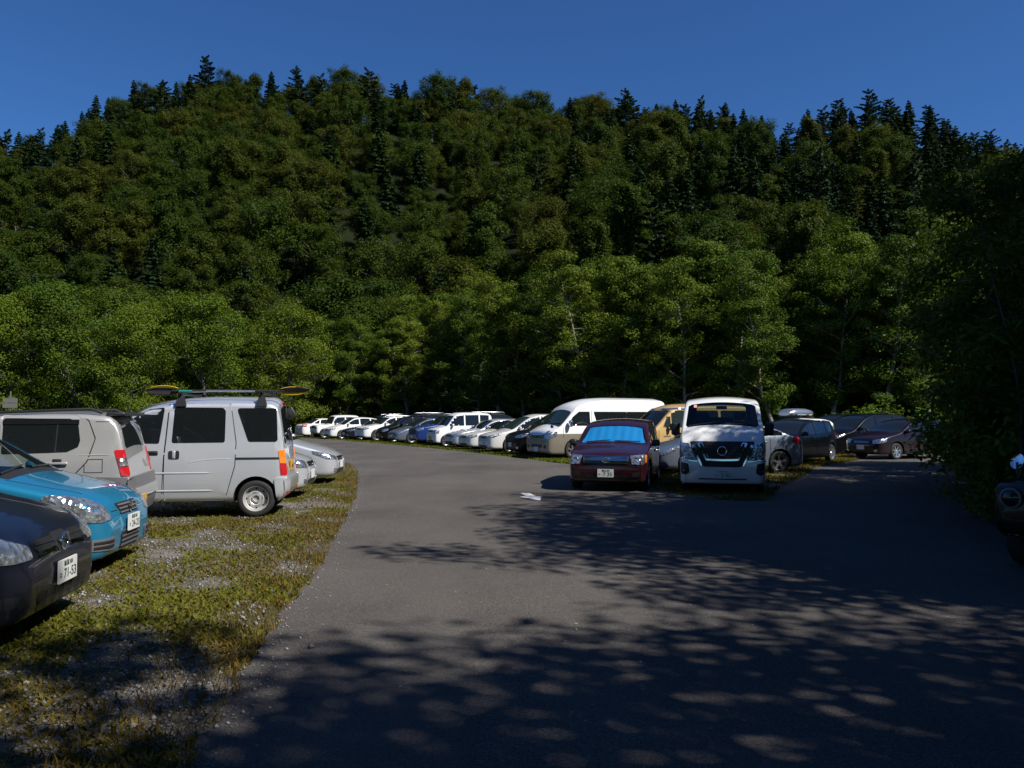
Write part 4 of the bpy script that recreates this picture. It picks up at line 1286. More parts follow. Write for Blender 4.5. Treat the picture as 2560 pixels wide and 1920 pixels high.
def std_car(name, sp, pm, label, nose, head, group=None, kind='five', cat='car', yellow=False, style='sleek', mirror=None, glass='glass', grille='slim', tail_first=False, rack=False, doors=True):
    L = sp['top'][-1][0]
    c = Car(name, sp, label, cat, nose_at(nose[0], nose[1], head, L) if not tail_first else nose_at(nose[0], nose[1], head + 180, L), head, group)
    c.finish_body([pm])
    W = sp['W']; h = W / 2
    zb = float(c.sh.top(0.06))        # bonnet front edge height
    c.add('windshield', c.roof_patch(*sp['ws'], .035), M[glass])
    c.add('rear_window', c.roof_patch(*sp['rwin'], .07, endr=.05, nx=6), M['glass'])
    for w in sp['win']:
        c.patch('side_window', c.side_poly(*w), 90, M['glass'], rnd_=.03, step=.14)
    if doors:
        for w in sp['win'][:2]:
            x1 = w[1] + .04
            c.line([(x1, 0, float(c.sh.belt(x1))), (x1 + .02, 0, .62), (x1 - .03, 0, .34)], 90, w=.012)
            c.box('door_handle', (w[1] - .14, float(c.sh.half(w[1] - .14, .86)) + .012, float(c.sh.belt(w[1])) - .13), (.17, .03, .03), pm if style != 'van' else M['trim'], bev=.012, sides=True)
        c.line([(sp['ax'][0] + .42, 0, .34), (sp['ax'][1] - .42, 0, .34)], 90, w=.03, name='sill', mat=M['trim'])
    if style == 'sleek':
        hl = [(.05, h * .50, zb - .10), (.08, h * .48, zb - .015), (.32, h * .86, zb + .075), (.55, h * .97, zb + .13), (.50, h * .98, zb + .05), (.22, h * .90, zb - .07)]
    elif style == 'box':
        hl = [(.02, h * .52, zb - .20), (.03, h * .50, zb - .03), (.2, h * .93, zb + .02), (.26, h * .96, zb - .02), (.22, h * .97, zb - .18), (.06, h * .80, zb - .23)]
    else:
        hl = [(.05, h * .56, zb - .13), (.07, h * .54, zb + .0), (.25, h * .88, zb + .05), (.38, h * .95, zb + .06), (.36, h * .96, zb - .05), (.15, h * .86, zb - .12)]
    if style != 'round':
        c.patch('headlight', hl, 38, M['lens'], eps=.006, rnd_=.02, step=.06)
    else:
        for sd in (1, -1):
            v, f = lathe([(.105, .0), (.105, .03), (.085, .035), (.08, .02), (.0, .032)], 20)
            o = obj('headlight', mesh_py('headlight', v, f, [M['dull_ring']], smooth=True, sharp=40), c.root)
            o.location = c.P(surf(c, .5 * sd, zb - .16), .5 * sd, zb - .16); o.rotation_euler = (0, 0, R(-90))
            v, f = lathe([(.082, .026), (.06, .036), (.0, .042)], 20)
            obj('headlight_lens', mesh_py('headlight_lens', v, f, [M['glass']], smooth=True), o)
    if grille == 'slim':
        g = c.patch('grille', [(0, -h * .44, zb - .02), (0, h * .44, zb - .02), (0, h * .36, zb - .12), (0, -h * .36, zb - .12)], 0, M['trim'], sides=False, rnd_=.02)
        for zz in (zb - .05, zb - .085):
            c.line([(0, -h * .38, zz), (0, h * .38, zz)], 0, w=.012, eps=.012, name='grille_bar', mat=M['chrome'], sides=False, parent=None)
    elif grille == 'big':
        g = c.patch('grille', [(0, -h * .5, zb + .0), (0, h * .5, zb + .0), (0, h * .40, zb - .22), (0, -h * .40, zb - .22)], 0, M['trim'], sides=False, rnd_=.03)
        for zz in (zb - .04, zb - .09, zb - .14):
            c.line([(0, -h * .42, zz), (0, h * .42, zz)], 0, w=.014, eps=.012, name='grille_bar', mat=M['chrome'], sides=False)
    c.patch('lower_intake', [(0, -h * .55, .34), (0, h * .55, .34), (0, h * .5, .25), (0, -h * .5, .25)], 0, M['trim'], sides=False, rnd_=.03)
    c.patch('fog_lamp', [(0, h * .66, .36), (0, h * .82, .38), (0, h * .80, .29), (0, h * .64, .28)], 20, M['lens'], eps=.006, rnd_=.02, step=.05)
    c.patch('tail_light', [(L - .02, h * .62, .98), (L - .3, h * .99, 1.0), (L - .26, h * .99, .80), (L - .02, h * .66, .80)], 145, M['red_lens'], eps=.006, rnd_=.02, step=.06)
    c.plate(surf(c, 0, .44) - .012, .44, 0, yellow=yellow)
    c.plate(surf(c, 0, .70, 180) + .012, .70, 180, yellow=yellow)
    mx = sp['ws'][0] + .30
    c.mirrors(mx, float(c.sh.belt(mx)) + .07, mirror or pm)
    c.wheels(kind)
    if rack:
        for sd in (1, -1):
            pts = [c.P(x, sd * (float(c.sh.half(x, float(c.sh.top(x)) - .15)) - .10), float(c.sh.top(x)) - .01 + b) for x, b in ((sp['ws'][1] + .25, 0), (sp['ws'][1] + .35, .05), (L - 1.0, .05), (L - .9, 0))]
            obj('roof_rail', tubes_mesh('roof_rail', [(pts, [.018] * 4)], M['alloy'], 6), c.root)
    return c

# ------------------------------------------------------------------ the long row under the trees
# each bay: standing 2.6 m on along the curving grass strip, noses to the lane
ROWG = 'cars parked in the long row under the trees'
row_pts = []
px, py, ang = 0.75, 29.6, R(111)
for i in range(15):
    row_pts.append((px, py, math.degrees(ang) + 90))
    px += 2.68 * math.cos(ang); py += 2.68 * math.sin(ang)
    ang += R(1.25)
ROW = {
    1: (varied('mpv', 1.06), 'black', 'black minivan parked beside the tall beige and white van', dict(grille='big', kind='ten')),
    2: (varied('mpv', .97), 'pearl', 'low nosed pearl white minivan next to the black minivan', dict(glass='glass_green', kind='ten')),
    3: (varied('sedan', 1.0), 'pearl', 'white saloon with a black grille and swept headlights', dict(style='mid', grille='slim', kind='ten')),
    4: (varied('wagon', 1.0), 'silver', 'silver estate car nosing out beside the white saloon', dict(style='mid', grille='slim')),
    5: (varied('keibox', 1.0), 'white', 'tall boxy white car with wide dark side glass', dict(style='box', yellow=True, cat='car', kind='seven')),
    6: (varied('cross', 1.06), 'blue', 'bright blue crossover with a black grille and large wheels', dict(style='mid', grille='big', kind='ten', rack=True)),
    7: (varied('prius', 1.0), 'silver_blue', 'pale silver blue liftback next to the blue crossover', dict(kind='five')),
    8: (varied('hatch', 1.06, .93, W=1.5), 'black', 'small black car with glinting headlights and yellow number plate', dict(style='mid', yellow=True)),
    9: (varied('cross', 1.0), 'white', 'white crossover with dark wheel arches in the row', dict(style='mid', grille='slim', kind='five', rack=True)),
    10: (varied('sedan', .96, .97), 'navy', 'low black saloon between two white cars', dict(style='sleek')),
    11: (varied('hatch', 1.0), 'white', 'white hatchback with slanted headlights beside the boxy off roader', dict(style='sleek')),
    12: (varied('jimny', 1.0), 'white', 'upright boxy white off roader with yellow number plate', dict(style='round', grille='big', yellow=True, mirror=M['trim'])),
}
for i, (sp, pm, lab, kw) in ROW.items():
    x, y, hd = row_pts[i]
    j = rnd.uniform(-.35, .25)
    x += math.cos(R(hd)) * j; y += math.sin(R(hd)) * j
    std_car('parked_car', sp, PT[pm], lab, (x, y), hd + rnd.uniform(-2, 2), ROWG, **kw)
x, y, hd = row_pts[13]
std_car('parked_car', S['sedan'], PT['white'], 'white saloon at the far end of the row, showing its tail', (x - .3, y + .2), hd + 180, ROWG, tail_first=True, kind='five', style='mid')
# a few roofs of cars standing behind the row
for (bx, by, hd, sp, pm, lab) in ((-7.2, 67.3, 35, varied('mpv', 1.0), 'navy', 'dark roof of a car behind the far white saloon'),
                                  (-3.1, 57.2, 30, varied('mpv', 1.04), 'black', 'black minivan roof showing behind the low black saloon'),
                                  (1.2, 50.7, 28, varied('mpv', 1.05), 'black', 'long black minivan roof showing behind the silver blue liftback'),
                                  (6.3, 42.3, 25, varied('cross', 1.05), 'white', 'white roof of a car showing behind the pearl white minivan')):
    std_car('parked_car', sp, PT[pm], lab, (bx, by), hd, 'cars behind the long row', rack=True)

# ------------------------------------------------------------------ cars standing right of the island
RG = 'dark cars parked on the right'
std_car('parked_car', varied('hatch', .98, 1.06, W=1.72), PT['purple'], 'dark plum hatchback half hidden by the brush on the right', (12.8, 29.4), 205, RG, kind='seven', style='mid')
std_car('parked_car', varied('mpv', .98), PT['black'], 'long black minivan beside the dark plum hatchback', (12.6, 32.9), 206, RG, kind='ten', grille='slim')
std_car('parked_car', varied('mpv', .97, .97), PT['navy'], 'black car behind the long black minivan', (12.9, 36.0), 207, RG, kind='five')
std_car('parked_car', varied('cross', .95), PT['blue'], 'blue roofed car at the back of the dark cars', (13.8, 39.2), 207, RG)
std_car('parked_car', varied('hatch', .965, 1.1, W=1.74), PT['black'], 'black hatchback facing the lane on the island tip', (7.85, 25.5), 226, None, kind='ten', style='mid', grille='slim')
bw = std_car('parked_car', varied('wagon', 1.03), PT['white'], 'white estate car behind the black hatchback carrying a roof box', (9.9, 31.6), 222, None)
rb = bpy.data.objects.new('x', None); bpy.data.objects.remove(rb)
rbx = empty('roof_box', (bw.root.location.x + .15, bw.root.location.y + .1, 1.50), R(222))
tag(rbx, 'long grey roof box on top of the white estate car', 'roof box')
def rbox_mesh():
    V, F = [], []
    n = 16
    for i, t in enumerate(np.linspace(0, 1, 13)):
        e = (1 - abs(2 * t - 1) ** 3.2)
        hgt = .05 + .27 * (e ** .5) * (0.75 + .25 * min(1, (1 - t) * 3)); wd = .26 + .14 * e ** .5
        for k in range(n):
            a = 2 * math.pi * k / n
            ca, sa = math.cos(a), math.sin(a)
            V.append(Vector((.95 - 1.9 * t, wd * abs(ca) ** .6 * (1 if ca > 0 else -1), .20 + (hgt * .62 if sa > 0 else .10) * abs(sa) ** .7 * (1 if sa > 0 else -1))))
    for i in range(12):
        for k in range(n): F.append([i * n + k, i * n + (k + 1) % n, (i + 1) * n + (k + 1) % n, (i + 1) * n + k])
    F.append(list(reversed(range(n)))); F.append(list(range(12 * n, 13 * n)))
    return V, F
obj('lid', mesh_py('lid', *rbox_mesh(), M['alloy'], smooth=True, sharp=40), rbx)
for q in (.5, -.5):
    V = [Vector((q + a, b, z)) for z in (0.02, .115) for a, b in ((-.03, -.5), (.03, -.5), (.03, .5), (-.03, .5))]
    obj('cross_bar', mesh_py('cross_bar', V, [[3, 2, 1, 0], [4, 5, 6, 7], [0, 1, 5, 4], [1, 2, 6, 5], [2, 3, 7, 6], [3, 0, 4, 7]], M['trim']), rbx)

# silver blue liftback lying across behind the two vans
ins = std_car('parked_car', varied('prius', .955, .985, W=1.695), PT['silver_blue'], 'silver blue liftback parked crosswise behind the maroon estate and white van', (3.65, 21.75), 194, None, kind='five')
ins.patch('tail_light', [(4.36, .56, 1.06), (4.02, .80, 1.04), (3.92, .80, .86), (4.33, .60, .84)], 130, M['red_lens'], eps=.012, rnd_=.015)

# ------------------------------------------------------------------ tall beige and white van at the near end of the row
x, y, hd = row_pts[0]
hc = Car('tall_van', S['hiace'], 'tall high roof van, white above and beige below, at the near end of the row', 'van', nose_at(x + .15, y, 206, 5.38), 206)
hc.finish_body([PT['white'], PT['beige']], mat_fn=lambda x, y, z, n: 1 if z < .93 else 0, split_z=.93)
hc.add('windshield', hc.roof_patch(.49, 1.07, .03), M['glass_green'])
hc.add('rear_window', hc.roof_patch(5.23, 5.32, .1, nx=5), M['glass'])
hc.patch('side_window', [(.80, 0, 1.22), (1.78, 0, 1.22), (1.78, 0, 1.74), (1.32, 0, 1.74), (1.05, 0, 1.55)], 90, M['glass'], rnd_=.05, step=.14)
hc.patch('side_window', [(2.1, 0, 1.2), (3.4, 0, 1.2), (3.4, 0, 1.74), (1.95, 0, 1.74)], 90, M['glass'], rnd_=.04, step=.16)
hc.patch('side_window', [(3.42, 0, 1.2), (5.05, 0, 1.2), (5.02, 0, 1.74), (3.42, 0, 1.74)], 90, M['glass'], rnd_=.04, step=.16)
hc.patch('headlight', [(.04, .56, .76), (.06, .54, .93), (.2, .88, 1.0), (.36, .935, 1.02), (.34, .935, .84), (.12, .86, .75)], 35, M['lens'], eps=.008, rnd_=.03, step=.06)
hc.patch('grille', [(0, -.52, .92), (0, .52, .92), (0, .48, .77), (0, -.48, .77)], 0, M['trim'], sides=False, rnd_=.02)
for zz in (.89, .845, .80): hc.line([(0, -.48, zz), (0, .48, zz)], 0, w=.02, eps=.014, name='grille_bar', mat=M['chrome'], sides=False)
hc.patch('lower_intake', [(0, -.45, .55), (0, .45, .55), (0, .42, .42), (0, -.42, .42)], 0, M['trim'], sides=False, rnd_=.03)
hc.patch('fog_lamp', [(0, .55, .52), (0, .74, .53), (0, .72, .40), (0, .55, .40)], 10, M['trim'], rnd_=.03)
hc.line([(1.85, 0, 1.78), (1.85, 0, .75), (1.65, 0, .42)], 90, w=.012); hc.line([(.62, 0, 1.15), (.62, 0, .8)], 90, w=.012); hc.line([(3.41, 0, 1.78), (3.41, 0, .40)], 90, w=.012)
hc.box('door_handle', (1.66, .945, 1.04), (.2, .04, .04), M['chrome'], bev=.015, sides=True); hc.box('door_handle', (2.1, .945, 1.04), (.2, .04, .04), M['chrome'], bev=.015, sides=True)
hc.plate(surf(hc, 0, .36) - .015, .36, 0)
hc.patch('tail_light', [(5.34, .80, 1.15), (5.1, .93, 1.15), (5.1, .93, .7), (5.34, .80, .7)], 140, M['red_lens'], eps=.008)
hc.mirrors(.86, 1.3, M['chrome'], size=(.12, .2, .24), out=.16)
hc.box('fender_mirror', (.22, .80, 1.20), (.1, .12, .12), M['trim'], bev=.04)
hc.wiper(.5, .1, .62, .72); hc.wiper(.5, -.65, .62, -.05)
hc.wheels('six')

# ------------------------------------------------------------------ cream van
cc = Car('cream_van', S['cream'], 'cream coloured van with a raked dark windscreen behind the white van', 'van', nose_at(3.95, 26.6, 201, 4.4), 201)
cc.finish_body([PT['cream']])
cc.patch('windshield_surround', [(0, -.74, 1.18), (0, .74, 1.18), (0, .66, 1.76), (0, -.66, 1.76)], 0, M['trim'], sides=False, rnd_=.06, eps=.003)
cc.add('windshield', cc.roof_patch(.40, .95, .06), M['glass'])
cc.add('rear_window', cc.roof_patch(4.28, 4.34, .1, nx=5), M['glass'])
cc.patch('side_window', [(.72, 0, 1.2), (1.02, 0, 1.2), (1.02, 0, 1.74), (.98, 0, 1.72)], 90, M['glass_green'], rnd_=.03)
cc.patch('side_window', [(1.06, 0, 1.2), (1.75, 0, 1.2), (1.75, 0, 1.76), (1.06, 0, 1.76)], 90, M['glass_green'], rnd_=.03)
cc.patch('side_window', [(1.92, 0, 1.2), (2.9, 0, 1.2), (2.9, 0, 1.76), (1.92, 0, 1.76)], 90, M['glass'], rnd_=.05)
cc.patch('side_window', [(3.0, 0, 1.2), (4.1, 0, 1.2), (4.05, 0, 1.76), (3.0, 0, 1.76)], 90, M['glass'], rnd_=.05)
cc.line([(.95, 0, 1.80), (1.85, 0, 1.82)], 90, w=.03, eps=.02, name='drip_rail', mat=M['chrome'])
cc.line([(1.84, 0, 1.8), (1.84, 0, .4)], 90, w=.014); cc.line([(.55, 0, 1.1), (.55, 0, .7)], 90, w=.014)
cc.patch('headlight', [(.02, .5, .72), (.02, .5, .92), (.12, .82, .92), (.12, .82, .72)], 20, M['lens'], eps=.008, rnd_=.04)
cc.patch('grille', [(0, -.46, .9), (0, .46, .9), (0, .46, .74), (0, -.46, .74)], 0, M['trim'], sides=False)
cc.patch('tail_light', [(4.36, .76, 1.15), (4.2, .86, 1.15), (4.2, .86, .8), (4.36, .76, .8)], 140, M['red_lens'], eps=.008)
em = cc.patch('door_emblem', [(.72, 0, .93), (.98, 0, .94), (.98, 0, .90), (.72, 0, .89)], 90, M['cladding'], eps=.006)
cc.mirrors(.95, 1.22, M['trim'], size=(.08, .12, .22), out=.14)
cc.plate(surf(cc, 0, .5) - .015, .5, 0)
cc.wheels('steel')

# ------------------------------------------------------------------ maroon estate with a sun shade
def cabin(c, x0, x1, z0, dz=.05, dy=.07):
    """hollow the shell: an inner volume a few centimetres inside the panels"""
    sh = c.sh; V, F = [], []
    xs = np.linspace(x0, x1, 22)
    for x in xs:
        zt = max(float(sh.top(x)) - sh.cr(x) * .5 - dz, z0 + .06)
        zz = [z0 + (zt - .04 - z0) * k / 6 for k in range(7)]
        half = [(float(sh.half(x, z)) - dy, z) for z in zz] + [(float(sh.half(x, zz[-1])) - dy - .10, zt), (.0, zt + sh.cr(x) * .4)]
        ring = [(0, z0)] + half + [(-y, z) for y, z in reversed(half[:-1])]
        V += [c.P(x, y, z) for y, z in ring]
    k = len(V) // len(xs)
    for i in range(len(xs) - 1):
        for j in range(k): F.append([i * k + j, i * k + (j + 1) % k, (i + 1) * k + (j + 1) % k, (i + 1) * k + j])
    F.append(list(reversed(range(k)))); F.append(list(range((len(xs) - 1) * k, len(xs) * k)))
    c.cutter(V, [list(reversed(f)) for f in F])

def seats(c, rows, mat, zs=.62):
    for x, ys, zt in rows:
        for y in ys:
            s_ = c.box('seat', (x, y, zs), (.5, .5, .18), mat, bev=.07)[0]
            b = c.box('seat_back', (x + .28, y, (zs + zt) / 2), (.14, .48, zt - zs), mat, bev=.06, rot=(0, R(-10), 0), taper=.85)
            hd = c.box('headrest', (x + .34, y, zt + .10), (.09, .26, .17), mat, bev=.04)

def open_glass(c, name, vf_fn, glassm, sides=False):
    """cut the opening and hang the pane in it"""
    vf = vf_fn(0.0, 0)
    c.cutter(*c.thick(vf))
    if sides:
        V = [Vector((v.x, -v.y, v.z)) for v in vf[0]]; F = [list(reversed(f)) for f in vf[1]]
        c.cutter(*c.thick((V, F)))
    pane = vf_fn(-.006, 0)
    if sides: return c.both(name, pane, glassm)
    return c.add(name, pane, glassm)

sc_ = Car('maroon_estate', S['succeed'], 'maroon estate car with a blue sun shade behind its windscreen', 'car', nose_at(1.93, 16.55, 255, 4.2), 255)
cabin(sc_, 1.25, 4.0, .55)
open_glass(sc_, 'windshield', lambda e, k: sc_.roof_patch(1.10, 1.70, .045, eps=e, skirt=k), M['clear'])
open_glass(sc_, 'rear_window', lambda e, k: sc_.roof_patch(3.94, 4.09, .09, eps=e, skirt=k, nx=6), M['clear'])
for w in S['succeed']['win']:
    p = sc_.side_poly(*w)
    open_glass(sc_, 'side_window', lambda e, k: sc_.drape(p, 90, e, skirt=k, rnd_=.03, step=.2), M['glass'], sides=True)
sc_.finish_body([PT['maroon']], hollow=True)
# crinkled blue foil shade: pleats run up and down
def shade():
    V, F = sc_.roof_patch(1.13, 1.69, .075, eps=0, nx=14, ny=44, endr=.05, skirt=0)
    out = []
    for v in V:
        pl = math.sin(v.y * 34) * .010 + math.sin(v.y * 11 + v.z * 9) * .008
        out.append(v + Vector((-.018 + pl * .8, 0, -.014)))
    return out, F
m, nt, b = new_mat('blue_foil')
b.inputs['Base Color'].default_value = (0.02, 0.24, 0.62, 1); b.inputs['Metallic'].default_value = .1; b.inputs['Roughness'].default_value = .35
M['foil'] = m
shd = obj('sun_shade', mesh_py('sun_shade', *shade(), M['foil'], smooth=True))
shd.location = sc_.root.location; shd.rotation_euler = sc_.root.rotation_euler
tag(shd, 'plain blue crinkled sun shade behind the windscreen of the maroon estate', 'sun shade')
seats(sc_, [(1.95, (.36, -.36), 1.12), (2.75, (.36, -.36), 1.1)], M['seat'], .58)
H = .845
sc_.patch('headlight', [(.02, .53, .575), (.02, .53, .745), (.16, .80, .765), (.30, .835, .765), (.28, .835, .60), (.10, .78, .565)], 30, M['lens'], eps=.008, rnd_=.02, step=.05)
sc_.patch('indicator', [(.22, .80, .75), (.32, .84, .755), (.30, .84, .61), (.2, .79, .60)], 45, M['amber_lens'], eps=.012, rnd_=.015, step=.05)
lamp_units(sc_, (.035, .63, .66), .06, (1, .25, .05))
g = sc_.patch('grille', [(0, -.48, .735), (0, .48, .735), (0, .46, .585), (0, -.46, .585)], 0, M['trim'], sides=False, rnd_=.03, eps=.006)
for zz in (.728, .705, .68, .655, .63, .605, .592): sc_.line([(0, -.455, zz), (0, .455, zz)], 0, w=.011, eps=.016, name='grille_bar', mat=M['chrome'], sides=False)
for yy in (-.46, .46): sc_.line([(0, yy, .73), (0, yy * .98, .59)], 0, w=.016, eps=.018, name='grille_frame', mat=M['chrome'], sides=False)
def oval(c, y, z, rx, rz, r, x, mat=None, name='emblem'):
    n = 28
    pts = [c.P(x, y + rx * math.cos(a), z + rz * math.sin(a)) for a in np.linspace(0, 2 * math.pi, n)]
    return obj(name, tubes_mesh(name, [(pts, [r] * n)], mat or M['chrome'], 6), c.root)
xe = surf(sc_, 0, .66) - .03
oval(sc_, 0, .66, .075, .05, .009, xe); oval(sc_, 0, .66, .028, .047, .008, xe); oval(sc_, 0, .682, .05, .018, .007, xe)
sc_.patch('lower_intake', [(0, -.42, .34), (0, .42, .34), (0, .40, .25), (0, -.40, .25)], 0, M['trim'], sides=False, rnd_=.02)
sc_.patch('side_intake', [(0, .54, .41), (0, .76, .415), (0, .75, .33), (0, .54, .32)], 12, M['ink'], rnd_=.03, eps=.003)
sc_.line([(0, -.80, .535), (0, .80, .535)], 0, w=.012, sides=False)
sc_.plate(surf(sc_, 0, .39) - .012, .39, 0, [('富山 501', .01, .05, .045), ('7 33', .045, -.024, .105), ('ひ', -.125, -.025, .045), ('・', -.075, -.022, .06)])
for w in S['succeed']['win'][:2]:
    x1 = w[1] + .04
    sc_.line([(x1, 0, 1.36), (x1, 0, .9), (x1 + .02, 0, .60), (x1 - .04, 0, .30)], 90, w=.012)
sc_.line([(1.12, 0, .92), (1.14, 0, .55), (1.18, 0, .32)], 90, w=.012)
sc_.box('door_handle', (2.0, .845, .80), (.2, .03, .04), PT['maroon'], bev=.012, sides=True); sc_.box('door_handle', (2.9, .845, .80), (.2, .03, .04), PT['maroon'], bev=.012, sides=True)
sc_.line([(1.2, 0, .52), (3.0, 0, .52)], 90, w=.05, eps=.01, name='side_moulding', mat=PT['maroon'])
sc_.patch('tail_light', [(4.16, .60, 1.0), (3.95, .83, 1.0), (3.95, .83, .6), (4.16, .62, .6)], 140, M['red_lens'], eps=.008)
sc_.mirrors(1.33, .98, M['trim'], size=(.1, .17, .15), out=.13)
sc_.wiper(1.09, .05, 1.12, .60); sc_.wiper(1.09, -.58, 1.12, -.05)
sc_.box('rear_view_mirror', (1.62, 0, 1.26), (.04, .2, .06), M['trim'], bev=.02)
sc_.wheels('cap')

# ------------------------------------------------------------------ white van facing the camera
nv = Car('white_van', S['nv'], 'white van facing the lane with a black V shaped grille', 'van', nose_at(4.17, 15.9, 255.5, 4.695), 255.5)
cabin(nv, .62, 4.5, .75, dz=.06, dy=.06)
open_glass(nv, 'windshield', lambda e, k: nv.roof_patch(.375, .875, .03, eps=e, skirt=k, nx=12, ny=14), M['clear_dark'])
open_glass(nv, 'rear_window', lambda e, k: nv.roof_patch(4.52, 4.61, .10, eps=e, skirt=k, nx=6), M['clear'])
for w in S['nv']['win']:
    p = nv.side_poly(*w)
    open_glass(nv, 'side_window', lambda e, k: nv.drape(p, 90, e, skirt=k, rnd_=.04, step=.25), M['clear'] if w[0] > 1 else M['clear'], sides=True)
nv.finish_body([PT['white']], hollow=True)
nv.box('dashboard', (.72, 0, 1.06), (.42, 1.46, .30), M['trim'], bev=.08)
seats(nv, [(1.35, (.40, -.40), 1.46)], M['seat'], .90)
seats(nv, [(2.9, (.40, -.40), 1.42)], M['seat_tan'], .85)
oval(nv, .40, 1.23, .18, .17, .014, .98, M['trim'], 'steering_wheel')
bm = nv.box('rear_view_mirror', (.80, 0, 1.74), (.04, .22, .07), M['trim'], bev=.02)
nv.patch('inspection_sticker', [(0, -.50, 1.80), (0, -.56, 1.80), (0, -.56, 1.74), (0, -.50, 1.74)], 0, plain('sticker', (.75, .35, .25), .6), sides=False, eps=.004, skirt=0)
# headlights sweep into the V grille
nv.patch('headlight', [(.02, .50, .70), (.03, .60, .92), (.05, .66, 1.02), (.16, .80, 1.04), (.30, .84, 1.07), (.26, .845, .78), (.06, .74, .70), (.03, .62, .675)], 28, M['lens'], eps=.008, rnd_=.02, step=.05)
lamp_units(nv, (.035, .66, .83), .055, (1, .35, .1)); lamp_units(nv, (.05, .72, .80), .045, (1, .35, .1))
nv.patch('indicator', [(.19, .815, .99), (.28, .84, 1.0), (.25, .84, .84), (.17, .81, .83)], 50, M['amber_lens'], eps=.012, rnd_=.02, step=.05)
nv.patch('headlight_surround', [(.02, .42, 1.05), (.02, .62, 1.045), (.03, .60, .92), (.02, .50, .70), (.02, .36, .70)], 10, M['trim'], eps=.004)
nv.patch('grille', [(0, -.63, 1.06), (0, .63, 1.06), (0, .40, .585), (0, .34, .555), (0, -.34, .555), (0, -.40, .585)], 0, M['ink'], sides=False, rnd_=.03, eps=.006)
for zz in (.99, .93, .87, .81, .75): nv.line([(0, -.36, zz), (0, .36, zz)], 0, w=.014, eps=.012, name='grille_bar', mat=M['trim'], sides=False)
# chrome V
nv.line([(0, .47, 1.02), (0, .385, 1.02)], 0, w=.02, eps=.02, name='chrome_trim', mat=M['chrome']); nv.line([(0, .47, 1.02), (0, .305, .70), (0, .20, .695), (0, 0, .69)], 0, w=.035, eps=.02, name='chrome_trim', mat=M['chrome'])
nv.line([(0, .385, 1.02), (0, .27, .74)], 0, w=.012, eps=.02, name='chrome_trim', mat=M['chrome'])
nv.line([(0, .58, .98), (0, .40, .58)], 0, w=.02, eps=.018, name='chrome_trim', mat=M['chrome'])
nv.patch('chrome_blade', [(.02, .56, 1.0), (.02, .60, .95), (.02, .43, .62), (.02, .40, .62)], 8, M['chrome'], eps=.012)
xe = surf(nv, 0, .87) - .035
oval(nv, 0, .87, .085, .085, .012, xe); nv.line([(0, -.11, .87), (0, .11, .87)], 0, w=.03, eps=.03, name='emblem_bar', mat=M['chrome'], sides=False)
nv.line([(0, .48, .66), (0, .80, .70)], 15, w=.012, eps=.01, name='chrome_trim', mat=M['chrome'])
fg = nv.patch('fog_recess', [(.05, .64, .62), (.06, .82, .65), (.06, .82, .42), (.05, .70, .39), (.04, .62, .44)], 22, M['ink'], rnd_=.04, eps=.005)
lamp_units(nv, (.05, .735, .56), .04, (1, .3, 0), ('chrome', 'lens'))
nv.line([(0, -.46, .315), (0, .46, .315)], 0, w=.028, sides=False, name='lower_intake', mat=M['ink'])
nv.plate(surf(nv, .02, .41) - .014, .41, 0, [('長岡 330', .0, .05, .045), ('2 42', .045, -.024, .105), ('わ', -.125, -.025, .045), ('・', -.075, -.022, .06)], y=.02)
nv.mirrors(.70, 1.30, M['trim'], size=(.12, .18, .27), out=.15)
nv.wiper(.385, .05, .42, .66); nv.wiper(.385, -.66, .42, -.05)
nv.line([(1.52, 0, 1.85), (1.52, 0, .8), (1.4, 0, .45)], 90, w=.012); nv.line([(2.94, 0, 1.85), (2.94, 0, .4)], 90, w=.012)
nv.box('door_handle', (1.38, .85, 1.02), (.2, .03, .04), PT['white'], bev=.012, sides=True)
nv.patch('tail_light', [(4.66, .70, 1.2), (4.5, .84, 1.2), (4.5, .84, .7), (4.66, .70, .7)], 140, M['red_lens'], eps=.008)
nv.wheels('six')

# ------------------------------------------------------------------ left: silver microvan with a paddle on its roof bars
def tail_loc(x, y, head, L): return (x + math.cos(R(head)) * L / 2, y + math.sin(R(head)) * L / 2)
# its tail is towards the lane
kv = Car('silver_microvan', S['keivan'], 'silver microvan with roof bars and a paddle tied on top', 'van', tail_loc(-3.60, 13.2, 189, 3.4), 189)
kv.finish_body([PT['silver']])
kv.add('windshield', kv.roof_patch(.40, 1.03, .03), M['glass'])
kv.add('rear_window', kv.roof_patch(3.245, 3.325, .10, nx=8), M['glass'])
def door(c, pts, mat, handle=None, hm=None, grow=.010):
    cx = sum(p[0] for p in pts) / len(pts); cz = sum(p[2] for p in pts) / len(pts)
    out = []
    for p in pts:
        dx, dz = p[0] - cx, p[2] - cz; l = math.hypot(dx, dz)
        out.append((p[0] + dx / l * grow * 1.35, 0, p[2] + dz / l * grow * 1.35))
    d1 = c.patch('door', pts, 90, mat, eps=.006, rnd_=.03, step=.14)
    vf = c.drape(out, 90, .0018, rnd_=.03, step=.14, skirt=.004)
    c.add('door_gap', vf, M['gap'], d1[0])
    V = [Vector((v.x, -v.y, v.z)) for v in vf[0]]; c.add('door_gap', (V, [list(reversed(f)) for f in vf[1]]), M['gap'], d1[1])
    return d1
d_f = door(kv, [(.66, 0, 1.13), (.60, 0, .85), (.78, 0, .62), (.80, 0, .32), (1.535, 0, .27), (1.555, 0, .9), (1.61, 0, 1.74), (1.28, 0, 1.68), (1.06, 0, 1.55)], PT['silver'])
d_s = door(kv, [(1.575, 0, .27), (2.46, 0, .27), (2.60, 0, .80), (2.61, 0, 1.15), (2.52, 0, 1.745), (1.63, 0, 1.745), (1.575, 0, .9)], PT['silver'])
